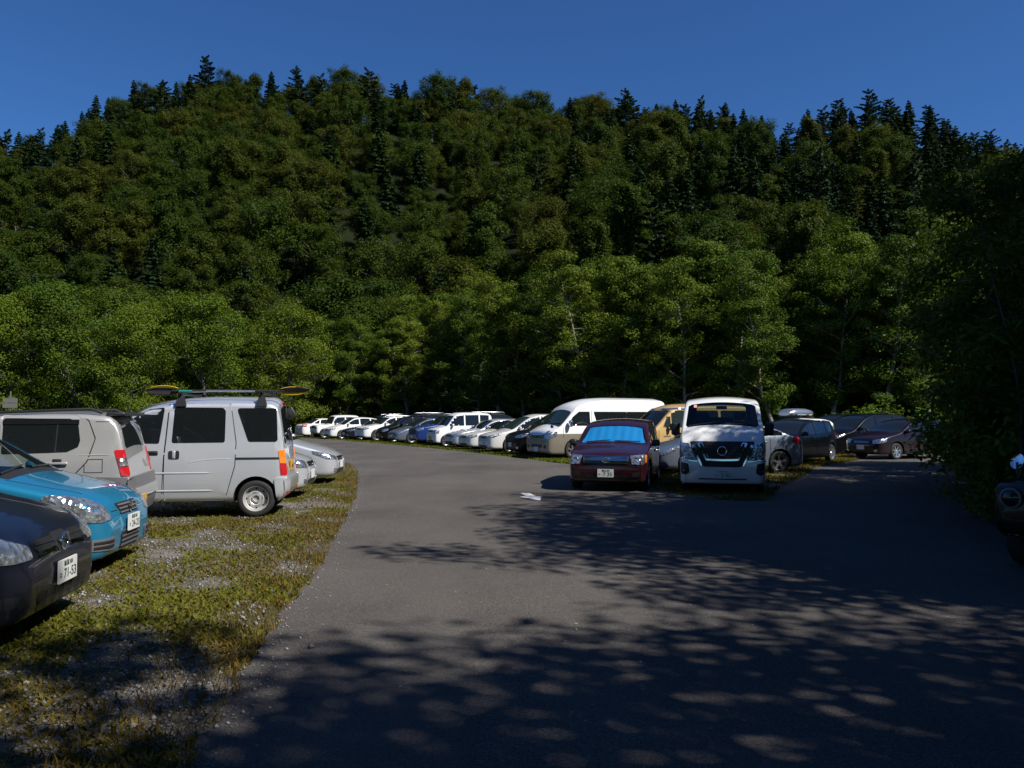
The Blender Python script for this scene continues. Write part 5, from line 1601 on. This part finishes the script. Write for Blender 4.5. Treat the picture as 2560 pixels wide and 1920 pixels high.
kv.patch('side_window', [(.80, 0, 1.15), (1.49, 0, 1.14), (1.555, 0, 1.69), (1.30, 0, 1.65), (1.10, 0, 1.52)], 90, M['glass'], rnd_=.03, eps=.009, step=.12)
kv.patch('side_window', [(1.67, 0, 1.145), (2.45, 0, 1.15), (2.45, 0, 1.64), (2.41, 0, 1.69), (1.70, 0, 1.695)], 90, M['glass'], rnd_=.04, eps=.009, step=.12)
kv.patch('side_window', [(2.80, 0, 1.165), (3.235, 0, 1.165), (3.21, 0, 1.685), (2.615, 0, 1.685)], 90, M['glass'], rnd_=.04, eps=.006, step=.12)
kv.line([(2.60, 0, .905), (3.33, 0, .905)], 90, w=.035, eps=.003, name='door_rail', mat=M['trim'])
kv.crease([(1.90, .84), (2.05, .875), (2.25, .895), (2.58, .905)], .014, PT['silver'])
kv.crease([(.8, .69), (2.45, .69)], .020, PT['silver'])
kv.crease([(.95, .42), (2.47, .42)], .022, PT['silver'])
kv.patch('handle_recess', [(1.32, 0, 1.03), (1.48, 0, 1.03), (1.48, 0, .96), (1.32, 0, .96)], 90, M['trim'], rnd_=.015, eps=.009)
kv.patch('handle_recess', [(1.63, 0, 1.03), (1.79, 0, 1.03), (1.79, 0, .90), (1.63, 0, .90)], 90, M['trim'], rnd_=.03, eps=.009)
kv.box('door_handle', (1.40, .735, 1.005), (.15, .025, .035), M['trim'], bev=.01, sides=True); kv.box('door_handle', (1.71, .735, .97), (.05, .03, .12), PT['silver'], bev=.012, sides=True)
# tail
tl = [(3.36, .60, 1.03), (3.30, .735, 1.03), (3.34, .735, .64), (3.385, .62, .64)]
kv.patch('tail_light', [(3.345, .66, 1.03), (3.27, .74, 1.03), (3.29, .74, .83), (3.36, .66, .83)], 125, M['amber_lens'], eps=.009, rnd_=.015, step=.05)
kv.patch('tail_light', [(3.36, .66, .825), (3.29, .74, .825), (3.31, .74, .645), (3.375, .66, .645)], 125, M['red_lens'], eps=.009, rnd_=.015, step=.05)
kv.line([(3.30, 0, 1.75), (3.325, 0, 1.2)], 90, w=.012)
kv.patch('rear_bumper', [(3.40, -.70, .60), (3.40, .70, .60), (3.40, .68, .27), (3.40, -.68, .27)], 180, PT['silver'], sides=False, eps=.03, skirt=.03, rnd_=.04)
kv.patch('bumper_corner', [(3.19, 0, .60), (3.36, 0, .61), (3.37, 0, .28), (3.23, 0, .27)], 90, PT['silver'], eps=.018, skirt=.02, rnd_=.04)
kv.patch('reflector_lamp', [(0, .55, .40), (0, .66, .40), (0, .66, .36), (0, .55, .36)], 180, M['red_lens'], eps=.036, step=.05)
kv.plate(surf(kv, .15, .78, 180) + .012, .78, 180, [('4 8-1 5', .02, -.024, .09)], yellow=True, y=.15)
kv.patch('high_brake_light', [(0, -.15, 1.78), (0, .15, 1.78), (0, .15, 1.74), (0, -.15, 1.74)], 180, M['red_lens'], sides=False, eps=.01)
kv.box('rear_wiper', (3.345, .1, 1.22), (.03, .45, .03), M['trim'], bev=.01, rot=(R(12), 0, 0))
kv.box('washer_nozzle', (3.30, -.62, 1.62), (.10, .05, .20), M['trim'], bev=.02, rot=(0, R(30), 0))
kv.patch('headlight', [(.03, .42, .74), (.05, .42, .90), (.2, .70, .94), (.2, .70, .76)], 30, M['lens'], eps=.008, rnd_=.03)
kv.mirrors(.72, 1.18, PT['silver'], size=(.1, .15, .17), out=.12)
kv.wheels('steel')
# roof bars (part of the van) and their feet
for xb in (1.78, 2.98):
    zr = float(kv.sh.top(xb))
    yb = float(kv.sh.half(xb, 1.72)) - .005
    pts = [kv.P(xb, y, zr + .045) for y in np.linspace(-yb - .04, yb + .04, 7)]
    bar = obj('roof_bar', tubes_mesh('roof_bar', [(pts, [.018] * 7)], M['trim'], 8), kv.root)
    for sd in (1, -1):
        V, F = [], []
        for (w0, y0, z0) in ((.085, yb + .018, 1.715), (.075, yb + .008, 1.76), (.045, yb - .01, 1.86), (.03, yb - .02, zr + .02), (.035, yb - .02, zr + .075)):
            for a, b in ((-1, .016), (1, .016), (1, -.03), (-1, -.03)): V.append(kv.P(xb + a * w0, sd * (y0 + b), z0))
        for i in range(4):
            for j in range(4): F.append([i * 4 + j, i * 4 + (j + 1) % 4, i * 4 + 4 + (j + 1) % 4, i * 4 + 4 + j])
        F.append([16, 17, 18, 19])
        if sd < 0: F = [list(reversed(f)) for f in F]
        obj('bar_foot', mesh_py('bar_foot', V, F, M['trim'], smooth=True, sharp=40), kv.root)
# paddle lying along the bars
pdl = empty('paddle', (kv.root.location.x, kv.root.location.y, 0), kv.root.rotation_euler.z)
tag(pdl, 'double bladed paddle with yellow and black blades lying along the microvan roof', 'paddle')
def lx(x, y, z): return kv.P(x, y, z)
zp = 1.955; yp = .52
obj('shaft', tubes_mesh('shaft', [([lx(x, yp, zp - (.01 if x < 2 else 0)) for x in np.linspace(1.75, 3.25, 8)], [.016] * 8)], M['alloy'], 10), pdl)
obj('shaft_grip', tubes_mesh('shaft_grip', [([lx(x, yp, zp) for x in np.linspace(1.62, 2.12, 4)], [.0185] * 4), ([lx(x, yp, zp) for x in np.linspace(2.86, 3.32, 4)], [.0185] * 4)], M['trim'], 10), pdl)
obj('tape', tubes_mesh('tape', [([lx(x, yp, zp - .01) for x in np.linspace(1.72, 1.92, 4)], [.026] * 4)], plain('teal_tape', (.01, .16, .15), .5), 10), pdl)
YEL = plain('yellow_blade', (.6, .40, .015), .35)
def blade(x0, sgn, tilt, mat, name, lo, hi, ln=.46):
    V, F = [], []
    n = 12
    for i in range(n + 1):
        t = i / n
        w = .078 * math.sin(math.pi * min(1, .12 + t * .80)) ** .6 * (1 if t < .9 else 1 - (t - .9) * 4)
        cx = x0 + sgn * ln * t
        for f in np.linspace(lo, hi, 5):
            ly, lz = math.cos(tilt) * w * f, math.sin(tilt) * w * f
            bow = .02 * (1 - f * f) + .03 * t * t
            V.append(lx(cx, yp + ly - math.sin(tilt) * bow, zp + lz + math.cos(tilt) * bow))
    for i in range(n):
        for j in range(4): F.append([i * 5 + j, i * 5 + j + 1, i * 5 + 6 + j, i * 5 + 5 + j])
    me = mesh_py(name, V, F, mat, smooth=True)
    o = obj(name, me, pdl)
    md = o.modifiers.new('t', 'SOLIDIFY'); md.thickness = .008
    return o
BLK = plain('black_blade', (.035, .035, .037), .4)
blade(1.70, -1, R(75), BLK, 'blade', -1.0, .45, .46); blade(1.70, -1, R(75), YEL, 'blade', .45, 1.0, .42)
blade(3.24, 1, R(60), BLK, 'blade', -.45, 1.0, .46); blade(3.24, 1, R(60), YEL, 'blade', -1.0, -.45, .42); blade(3.24, 1, R(60), YEL, 'blade_edge', .75, 1.04, .40)

# ------------------------------------------------------------------ left: silver off-roader, tail to the lane
sv_ = Car('silver_offroader', S['suv'], 'silver tall car with dark grey bumper and arches, tail towards the lane', 'car', tail_loc(-4.86, 10.6, 194, 3.4), 194)
sv_.finish_body([PT['silver_warm']])
sv_.add('windshield', sv_.roof_patch(*S['suv']['ws'], .03), M['glass'])
sv_.add('rear_window', sv_.roof_patch(3.20, 3.285, .09, nx=8), M['glass'])
door(sv_, [(1.0, 0, 1.08), (.98, 0, .55), (1.1, 0, .34), (1.85, 0, .33), (1.88, 0, 1.56), (1.6, 0, 1.52), (1.45, 0, 1.46)], PT['silver_warm'])
rd = door(sv_, [(1.91, 0, .33), (2.52, 0, .33), (2.66, 0, .75), (2.88, 0, 1.0), (2.96, 0, 1.28), (2.88, 0, 1.50), (2.74, 0, 1.565), (1.92, 0, 1.565)], PT['silver_warm'])
sv_.patch('side_window', [(1.12, 0, 1.12), (1.80, 0, 1.11), (1.83, 0, 1.53), (1.62, 0, 1.50), (1.47, 0, 1.43)], 90, M['glass'], rnd_=.03, eps=.009)
sv_.patch('side_window', [(1.95, 0, 1.10), (2.66, 0, 1.12), (2.78, 0, 1.18), (2.80, 0, 1.26), (2.77, 0, 1.46), (2.68, 0, 1.525), (1.95, 0, 1.53)], 90, M['glass'], rnd_=.03, eps=.009, step=.12)
sv_.line([(2.53, 0, 1.12), (2.545, 0, 1.47)], 90, w=.016, eps=.011, name='window_divider', mat=M['trim'])
sv_.line([(1.95, 0, 1.485), (2.78, 0, 1.485)], 90, w=.055, eps=.016, name='rain_visor', mat=M['glass'])
sv_.box('handle_cup', (2.56, .733, .995), (.10, .015, .09), M['trim'], bev=.007, sides=True); sv_.box('door_handle', (2.56, .755, .985), (.24, .028, .035), PT['silver_warm'], bev=.014, sides=True)
sv_.line([(2.86, 0, 1.03), (3.06, 0, 1.03), (3.06, 0, .87), (2.86, 0, .87), (2.86, 0, 1.03)], 90, w=.008, name='fuel_door')
sv_.line([(2.96, 0, 1.49), (3.16, 0, 1.49)], 90, w=.007)
sv_.crease([(2.72, 1.078), (3.22, 1.085)], .010, PT['silver_warm'])
sv_.patch('wheel_arch_trim', [(2.55, 0, .34), (2.60, 0, .56), (2.76, 0, .74), (3.0, 0, .815), (3.34, 0, .80), (3.37, 0, .30), (3.30, 0, .30), (3.28, 0, .48), (3.14, 0, .66), (2.97, 0, .70), (2.80, 0, .66), (2.66, 0, .50), (2.62, 0, .34)], 90, M['cladding'], eps=.016, step=.08, skirt=.02)
sv_.patch('rear_bumper', [(0, -.70, .80), (0, .70, .80), (0, .69, .36), (0, -.69, .36)], 180, M['cladding'], sides=False, eps=.05, skirt=.05, rnd_=.05)
sv_.patch('bumper_step', [(0, -.66, .66), (0, .66, .66), (0, .62, .54), (0, -.62, .54)], 180, PT['silver_warm'], sides=False, eps=.065, skirt=.02, rnd_=.03)
sv_.patch('tail_light', [(3.28, .64, 1.14), (3.21, .735, 1.14), (3.29, .735, .82), (3.345, .64, .82)], 130, M['red_lens'], eps=.012, rnd_=.02, step=.05)
sv_.patch('reverse_light', [(3.30, .66, 1.04), (3.25, .735, 1.04), (3.27, .735, .94), (3.32, .66, .94)], 130, M['lens'], eps=.018, rnd_=.015, step=.05)
sv_.plate(surf(sv_, -.2, .48, 180) + .06, .48, 180, [('2 9-7 6', .02, -.024, .09)], yellow=True, y=.28)
sp_ = sv_.box('spoiler', (3.17, 0, 1.585), (.22, 1.20, .05), M['trim'], bev=.022)
for sd in (1, -1):
    pts = [sv_.P(x, sd * .60, float(sv_.sh.top(x)) + b) for x, b in ((1.5, -.02), (1.62, .03), (2.9, .03), (3.02, -.01))]
    obj('roof_rail', tubes_mesh('roof_rail', [(pts, [.02] * 4)], M['trim'], 6), sv_.root)
sv_.mirrors(1.22, 1.16, PT['silver_warm'], size=(.1, .16, .16), out=.12)
sv_.patch('headlight', [(.03, .42, .72), (.05, .42, .86), (.2, .68, .9), (.2, .68, .74)], 30, M['lens'], eps=.008, rnd_=.03)
sv_.wheels('five')

# ------------------------------------------------------------------ left: turquoise hatchback
sw = Car('turquoise_hatchback', S['swift'], 'turquoise blue hatchback with its nose over the gravel', 'car', nose_at(-4.03, 8.5, 7.5, 3.7), 7.5)
cabin(sw, 1.2, 3.3, .52)
open_glass(sw, 'windshield', lambda e, k: sw.roof_patch(1.04, 1.75, .05, eps=e, skirt=k, nx=12), M['clear'])
for w in S['swift']['win']:
    p = sw.side_poly(*w)
    open_glass(sw, 'side_window', lambda e, k: sw.drape(p, 90, e, skirt=k, rnd_=.03, step=.2), M['clear'], sides=True)
sw.finish_body([PT['turquoise']], hollow=True)
sw.add('rear_window', sw.roof_patch(3.33, 3.56, .09, nx=6), M['glass'])
seats(sw, [(1.95, (.36, -.36), 1.12)], M['seat'], .56)
sw.box('dashboard', (1.40, 0, .80), (.40, 1.30, .22), M['trim'], bev=.08)
oval(sw, -.36, .92, .17, .16, .014, 1.62, M['trim'], 'steering_wheel')
sw.patch('cowl', [(.93, -.62, 0), (.93, .62, 0), (1.045, .66, 0), (1.045, -.66, 0)], 0, M['trim'], sides=False, eps=.004, top=True)
hl = sw.patch('headlight', [(.09, .44, .535), (.12, .49, .66), (.24, .61, .745), (.38, .735, .785), (.50, .80, .80), (.55, .83, .78), (.48, .83, .67), (.36, .80, .58), (.22, .72, .53), (.14, .60, .52)], 45, M['lens'], eps=.009, rnd_=.03, step=.05)
lamp_units(sw, (.18, .66, .655), .06, (1, .8, .25)); lamp_units(sw, (.12, .555, .625), .035, (1, .7, .2)); lamp_units(sw, (.30, .745, .67), .055, (1, 1.0, .25))
sw.patch('grille', [(0, -.30, .665), (0, .30, .665), (0, .24, .55), (0, -.24, .55)], 0, M['ink'], sides=False, rnd_=.02, eps=.005)
for zz in (.64, .605, .57): sw.line([(0, -.26, zz), (0, .26, zz)], 0, w=.014, eps=.016, name='grille_bar', mat=M['cladding'], sides=False)
xe = surf(sw, 0, .61) - .035
pts = [sw.P(xe, y, z) for y, z in ((.045, .635), (0, .66), (-.045, .635), (.035, .60), (.045, .588), (0, .56), (-.045, .585))]
obj('emblem', tubes_mesh('emblem', [(pts, [.010] * len(pts))], M['chrome'], 6), sw.root)
sw.patch('lower_intake', [(0, -.28, .37), (0, .28, .37), (0, .26, .20), (0, -.26, .20)], 0, M['ink'], sides=False, rnd_=.03, eps=.005)
for zz in (.33, .285, .24): sw.line([(0, -.25, zz), (0, .25, zz)], 0, w=.016, eps=.014, name='intake_bar', mat=M['cladding'], sides=False)
sw.patch('side_intake', [(.06, .40, .36), (.14, .76, .355), (.16, .75, .25), (.08, .44, .235)], 28, M['cladding'], rnd_=.03, eps=.009, step=.035, skirt=.02)
for zz in (.325, .28): sw.line([(.06, .46, zz), (.14, .70, zz)], 28, w=.022, eps=.018, name='intake_slot', mat=M['ink'])
sw.plate(surf(sw, 0, .46) - .025, .455, 0, [('新潟 502', .0, .05, .045), ('24-23', .035, -.024, .10), ('さ', -.135, -.025, .045)])
sw.line([(.30, 0, .64), (.46, 0, .66)], 90, w=.008); sw.line([(0, .30, .60), (0, .45, .60)], 0, w=.008)
sw.line([(.30, .50, 0), (.55, .60, 0), (.95, .66, 0)], 0, w=.008, top=True)
sw.wiper(1.03, .05, 1.08, .58); sw.wiper(1.03, -.60, 1.08, -.05)
sw.mirrors(1.36, 1.0, PT['turquoise'], size=(.11, .19, .14), out=.13)
sw.line([(1.10, 0, .88), (1.12, 0, .5), (1.16, 0, .3)], 90, w=.01); sw.line([(2.14, 0, 1.35), (2.14, 0, .6), (2.1, 0, .3)], 90, w=.01)
sw.box('door_handle', (2.0, .835, .80), (.18, .03, .035), PT['turquoise'], bev=.012, sides=True)
sw.patch('tail_light', [(3.66, .62, .95), (3.4, .83, 1.0), (3.42, .83, .7), (3.66, .64, .7)], 140, M['red_lens'], eps=.008)
sw.wheels('five')

# ------------------------------------------------------------------ left: nearest, dark navy hatchback
td = Car('navy_hatchback', S['tiida'], 'dark navy hatchback nearest the camera at the left edge', 'car', nose_at(-3.33, 6.0, 9, 4.2), 9)
td.finish_body([PT['navy']])
td.add('windshield', td.roof_patch(*S['tiida']['ws'], .04), M['glass'])
td.add('rear_window', td.roof_patch(*S['tiida']['rwin'], .08, nx=6), M['glass'])
for w in S['tiida']['win']: td.patch('side_window', td.side_poly(*w), 90, M['glass'], rnd_=.03, step=.14)
td.patch('headlight', [(.07, .44, .575), (.10, .45, .66), (.30, .66, .77), (.55, .80, .84), (.60, .83, .83), (.46, .835, .68), (.22, .76, .58)], 45, M['lens'], eps=.009, rnd_=.03, step=.05)
lamp_units(td, (.17, .64, .65), .055, (1, .8, .25)); lamp_units(td, (.11, .53, .625), .035, (1, .7, .2))
td.patch('grille', [(0, -.44, .685), (0, .44, .685), (0, .38, .575), (0, -.38, .575)], 0, M['ink'], sides=False, rnd_=.02, eps=.005)
for zz in (.655, .615): td.line([(0, -.40, zz), (0, .40, zz)], 0, w=.018, eps=.014, name='grille_bar', mat=PT['charcoal'], sides=False)
td.line([(0, .14, .60), (0, .40, .575)], 0, w=.03, eps=.016, name='chrome_trim', mat=M['chrome'])
td.patch('emblem_plinth', [(0, -.13, .70), (0, .13, .70), (0, .10, .57), (0, -.10, .57)], 0, M['trim'], sides=False, eps=.012, rnd_=.03)
xe = surf(td, 0, .63) - .035
oval(td, 0, .632, .062, .058, .011, xe); td.line([(0, -.085, .632), (0, .085, .632)], 0, w=.024, eps=.034, name='emblem_bar', mat=M['chrome'], sides=False)
td.patch('lower_intake', [(0, -.46, .33), (0, .46, .33), (0, .42, .20), (0, -.42, .20)], 0, M['ink'], sides=False, rnd_=.03, eps=.004)
for yy in (-.3, -.15, 0, .15, .3): td.line([(0, yy, .33), (0, yy, .21)], 0, w=.012, eps=.012, name='intake_bar', mat=M['trim'], sides=False)
td.line([(0, -.43, .265), (0, .43, .265)], 0, w=.012, eps=.012, name='intake_bar', mat=M['trim'], sides=False)
td.patch('fog_recess', [(.08, .50, .36), (.2, .80, .36), (.22, .79, .24), (.1, .54, .22)], 35, M['trim'], rnd_=.03, eps=.003)
lamp_units(td, (.125, .66, .295), .05, (1, .5, 0), ('trim', 'lens'))
td.plate(surf(td, 0, .43) - .014, .42, 0, [('新潟 501', .0, .05, .045), ('71-53', .03, -.024, .10), ('た', -.138, -.025, .045)])
td.line([(.28, .48, 0), (.6, .62, 0), (1.05, .68, 0)], 0, w=.008, top=True)
td.mirrors(1.4, 1.04, PT['navy']); td.wheels('five')
td.line([(1.15, 0, .9), (1.17, 0, .5), (1.2, 0, .3)], 90, w=.01)

# ------------------------------------------------------------------ left: cars beyond the microvan
std_car('parked_car', varied('hatch', .98), PT['silver'], 'silver car nose peeping out behind the microvan', (-3.95, 15.85), 5, None, style='mid')
std_car('parked_car', S['prius'], PT['silver'], 'pale silver liftback nosing out beyond the microvan', (-4.1, 19.2), 3, None, kind='five')
std_car('parked_car', varied('mpv', 1.0), PT['white'], 'white roofed car just showing above the silver off roader at far left', (-11.6, 20.3), 8, None)

# ------------------------------------------------------------------ right: black off-roader in the brush
bo = std_car('black_offroader', varied('jimny', .96, 1.0), PT['black'], 'black round eyed off roader in deep shade at the right edge', (5.25, 7.6), 212, None, cat='car', style='round', grille='slim', mirror=M['trim'])
bo.box('fender_mirror_stalk', (.55, -.70, 1.0), (.02, .02, .14), M['trim'], bev=.005)
v, f = lathe([(.085, 0), (.085, .02), (.0, .03)], 20)
fm = obj('fender_mirror', mesh_py('fender_mirror', v, f, M['mirror'], smooth=True, sharp=40), bo.root)
fm.location = bo.P(.55, -.70, 1.08); fm.rotation_euler = (R(-20), 0, R(70))

# ------------------------------------------------------------------ painted arrow, sign, litter of the lane
def flat(name, pts, z, mat, parent=None):
    me = mesh_py(name, [(x, y, z) for x, y in pts], [list(range(len(pts)))], mat)
    o = obj(name, me, parent)
    if me.polygons[0].normal.z < 0: me.flip_normals()
    return o
ar = empty('road_arrow', (.3, 15.6, 0))
tag(ar, 'worn white arrow painted on the asphalt beside the maroon estate', 'road marking')
for nm, pts in (('arrow_shaft', [(.17, 16.28), (.35, 16.30), (.48, 15.55), (.29, 15.55)]), ('arrow_head', [(.15, 15.55), (.57, 15.60), (.52, 14.80)])):
    o = flat(nm, [(x - .3, y - 15.6) for x, y in pts], .009, M['white_line'], ar)

sg = empty('sign_post', (-18.7, 29.8, 0), R(20))
tag(sg, 'grey two panel sign on a post behind the cars at far left', 'sign')
obj('post', tubes_mesh('post', [([(0, 0, -.1), (0, 0, 2.5)], [.03, .03])], M['cladding'], 8), sg)
gm = plain('sign_back', (.09, .09, .085), .7)
for zz in (2.16, 1.97):
    V = [Vector((a, -.05 + b, zz + c_)) for b in (0, .02) for a, c_ in ((-.24, -.085), (.24, -.085), (.24, .085), (-.24, .085))]
    obj('panel', mesh_py('panel', V, [[0, 1, 2, 3], [7, 6, 5, 4], [0, 4, 5, 1], [1, 5, 6, 2], [2, 6, 7, 3], [3, 7, 4, 0]], gm), sg)

# ------------------------------------------------------------------ grass, gravel
rs = np.random.RandomState(5)
LE = np.array([(p.x, p.y) for p in le])
def left_of_road(x, y):
    return x < np.interp(y, LE[:, 1], LE[:, 0])
def patchy(x, y):
    """0 grass .. 1 bare gravel"""
    return 0.5 + 0.5 * (np.sin(x * 2.1 + np.sin(y * 1.3) * 1.7) * np.cos(y * 1.55 + np.sin(x * .9) * 1.4)) * .8 + .2 * np.sin(x * 5.3 + y * 3.9)
def scatter(n, x0, x1, y0, y1, pw=2.0):
    y = y0 + (y1 - y0) * rs.uniform(0, 1, n) ** pw
    x = rs.uniform(x0, x1, n)
    return x, y
def in_isl(x, y):
    P_l = np.array([(p.x, p.y) for p in isl]); c = np.zeros(len(x), bool); n = len(P_l)
    for i in range(n):
        x1, y1 = P_l[i]; x2, y2 = P_l[(i + 1) % n]
        cr = ((y1 > y) != (y2 > y)) & (x < (x2 - x1) * (y - y1) / (y2 - y1 + 1e-12) + x1)
        c ^= cr
    return c
def blades(name, x, y, hgt, wid, mat, z0=0.0, lean=.5, label=None):
    n = len(x)
    a = rs.uniform(0, 6.283, n); h = hgt * rs.uniform(.5, 1.3, n); w = wid * rs.uniform(.7, 1.3, n)
    lx_ = rs.normal(0, lean, n) * h; ly_ = rs.normal(0, lean, n) * h
    b = np.stack([x, y, np.full(n, z0)], -1)
    s_ = np.stack([np.cos(a) * w, np.sin(a) * w, np.zeros(n)], -1)
    t = b + np.stack([lx_, ly_, h], -1)
    mid = b + np.stack([lx_ * .35, ly_ * .35, h * .55], -1)
    V = np.stack([b - s_ * .5, b + s_ * .5, mid + s_ * .55, t, mid - s_ * .55], 1).reshape(-1, 3)
    i = np.arange(n)[:, None] * 5
    Q = np.concatenate([i + np.array([[0, 1, 2, 4]])], 0)
    T = i + np.array([[4, 2, 3, 3]])
    return V, Q, T
def grass_obj(name, sets, label):
    Vs, Fs, mi, mats, off = [], [], [], [], 0
    for k, (V, Q, T, mat) in enumerate(sets):
        tri = T[:, :3]
        tri2 = np.concatenate([Q[:, [0, 1, 2]], Q[:, [0, 2, 3]], tri]) + off
        Vs.append(V); Fs.append(tri2); mi.append(np.full(len(tri2), k)); mats.append(mat); off += len(V)
    o = obj(name, mesh_quads(name, np.concatenate(Vs), np.concatenate(Fs), mats, midx=np.concatenate(mi)))
    tag(o, label, 'grass', kind='stuff')
    return o
x, y = scatter(260000, -11, -1.2, 2.6, 26, 1.9)
pt = patchy(x, y)
m_ = left_of_road(x, y) & (rs.uniform(0, 1, len(x)) > np.clip((pt - .34) * 3.0, 0, .985))
x, y = x[m_], y[m_]
zone = np.sin(x * 1.1 + 1.3 * np.sin(y * .7)) + np.cos(y * 1.7 - x * .6) + rs.normal(0, .7, len(x))
gr = zone > .1
x2, y2 = scatter(110000, -11, -1.2, 2.6, 26, 1.7)
edge = np.interp(y2, LE[:, 1], LE[:, 0]) - x2
m2 = (edge > -.03) & (rs.uniform(0, 1, len(x2)) < np.exp(-(edge / .62) ** 2) * 1.0 + .05)
x2, y2 = x2[m2], y2[m2]
s1 = blades('g', x[gr], y[gr], .030, .017, None, lean=.9); s1b = blades('g', x[~gr], y[~gr], .026, .013, None, lean=.9); s2 = blades('g', x2, y2, .065, .006, None, lean=.6)
grass_obj('grass', [(*s1, M['blade']), (*s1b, M['moss']), (*s2, M['dry'])], 'low weeds and dry grass over the gravel parking ground on the left')
fx, fy = [], []
FE = np.array([(p.x, p.y) for p in fe])
k = rs.randint(0, len(FE) - 1, 60000); t = rs.uniform(0, 1, 60000)
b0 = FE[k] + (FE[k + 1] - FE[k]) * t[:, None]
d = rs.uniform(0, 1, 60000) ** 1.3 * 3.0
x = b0[:, 0] + d * .86 + rs.normal(0, .05, 60000); y = b0[:, 1] + d * .5
s3 = blades('g', x, y, .07, .03, None, lean=.6)
grass_obj('grass_strip', [(*s3, M['blade'])], 'strip of green grass along the lane in front of the long row of cars')
x = rs.uniform(2.8, 13.5, 90000); y = rs.uniform(14.8, 35, 90000); q = in_isl(x, y); x, y = x[q], y[q]
q = rs.uniform(0, 1, len(x)) > np.clip((patchy(x * .7, y * .7) - .55) * 2, 0, .9); x, y = x[q], y[q]
h_ = len(x) // 2
s4 = blades('g', x[:h_], y[:h_], .06, .022, None, z0=.01); s5 = blades('g', x[h_:], y[h_:], .08, .010, None, z0=.01)
grass_obj('island_grass', [(*s4, M['blade']), (*s5, M['dry'])], 'scrubby grass on the island under the parked vans')
# gravel
x, y = scatter(90000, -9, -1.3, 2.6, 17, 2.0)
q = left_of_road(x + .1, y) & (rs.uniform(0, 1, len(x)) < np.clip((patchy(x, y) - .30) * 1.9, .05, 1))
x, y = x[q], y[q]
n = len(x)
r = .008 * np.exp(rs.normal(0, .45, n))
base = np.array([(1, 0, 0), (0, 1, 0), (-1, 0, 0), (0, -1, 0), (0, 0, .8), (0, 0, -.6)], float)
V = base[None] * r[:, None, None] * rs.uniform(.6, 1.3, (n, 6, 1))
a = rs.uniform(0, 6.28, n); ca, sa = np.cos(a)[:, None], np.sin(a)[:, None]
V = np.stack([V[..., 0] * ca - V[..., 1] * sa, V[..., 0] * sa + V[..., 1] * ca, V[..., 2]], -1)
V += np.stack([x, y, r * .35], -1)[:, None]
f8 = np.array([(0, 1, 4), (1, 2, 4), (2, 3, 4), (3, 0, 4), (1, 0, 5), (2, 1, 5), (3, 2, 5), (0, 3, 5)])
Q = (np.arange(n)[:, None, None] * 6 + f8[None]).reshape(-1, 3)
def stone_mat():
    m, nt, b = new_mat('gravel')
    ge = nd(nt, 'ShaderNodeNewGeometry')
    rp = ramp(nt, [(0, (.10, .095, .09)), (.6, (.18, .172, .167)), (1, (.28, .272, .265))])
    nt.links.new(ge.outputs['Random Per Island'], rp.inputs[0]); nt.links.new(rp.outputs[0], b.inputs['Base Color'])
    b.inputs['Roughness'].default_value = .85
    return m
ne = 1300
ye = 3 + rs.uniform(0, 1, ne) ** 1.6 * 26; xe_ = np.interp(ye, LE[:, 1], LE[:, 0]) + np.abs(rs.normal(0, .16, ne)) - .02
re_ = .006 * np.exp(rs.normal(0, .4, ne))
V2 = base[None] * re_[:, None, None] * rs.uniform(.6, 1.3, (ne, 6, 1)) + np.stack([xe_, ye, re_ * .35 + .004], -1)[:, None]
Q = np.concatenate([Q, (np.arange(ne)[:, None, None] * 6 + f8[None]).reshape(-1, 3) + len(V) * 6]); V = np.concatenate([V, V2])
gv = obj('gravel', mesh_quads('gravel', V.reshape(-1, 3), Q, stone_mat()))
tag(gv, 'pale gravel stones showing through the weeds of the parking ground', 'gravel', kind='stuff')
# fallen leaves and grit on the asphalt
n = 700
x = rs.uniform(-3.5, 6.0, n); y = 4 + rs.uniform(0, 1, n) ** 1.3 * 30
q = ~left_of_road(x - .2, y) & (x < 1.5 + y * .12); x, y = x[q], y[q]; n = len(x)
Pp = np.stack([x, y, np.full(n, .014)], -1)
lt = obj('fallen_leaves', leaves_mesh('fallen_leaves', Pp, np.tile(np.array([0, 0, 1.0]), (n, 1)), .022, .6, rs, plain('dead_leaf', (.22, .185, .125), .8), jit=.25))
tag(lt, 'pale fallen leaves scattered over the asphalt lane', 'leaves', kind='stuff')
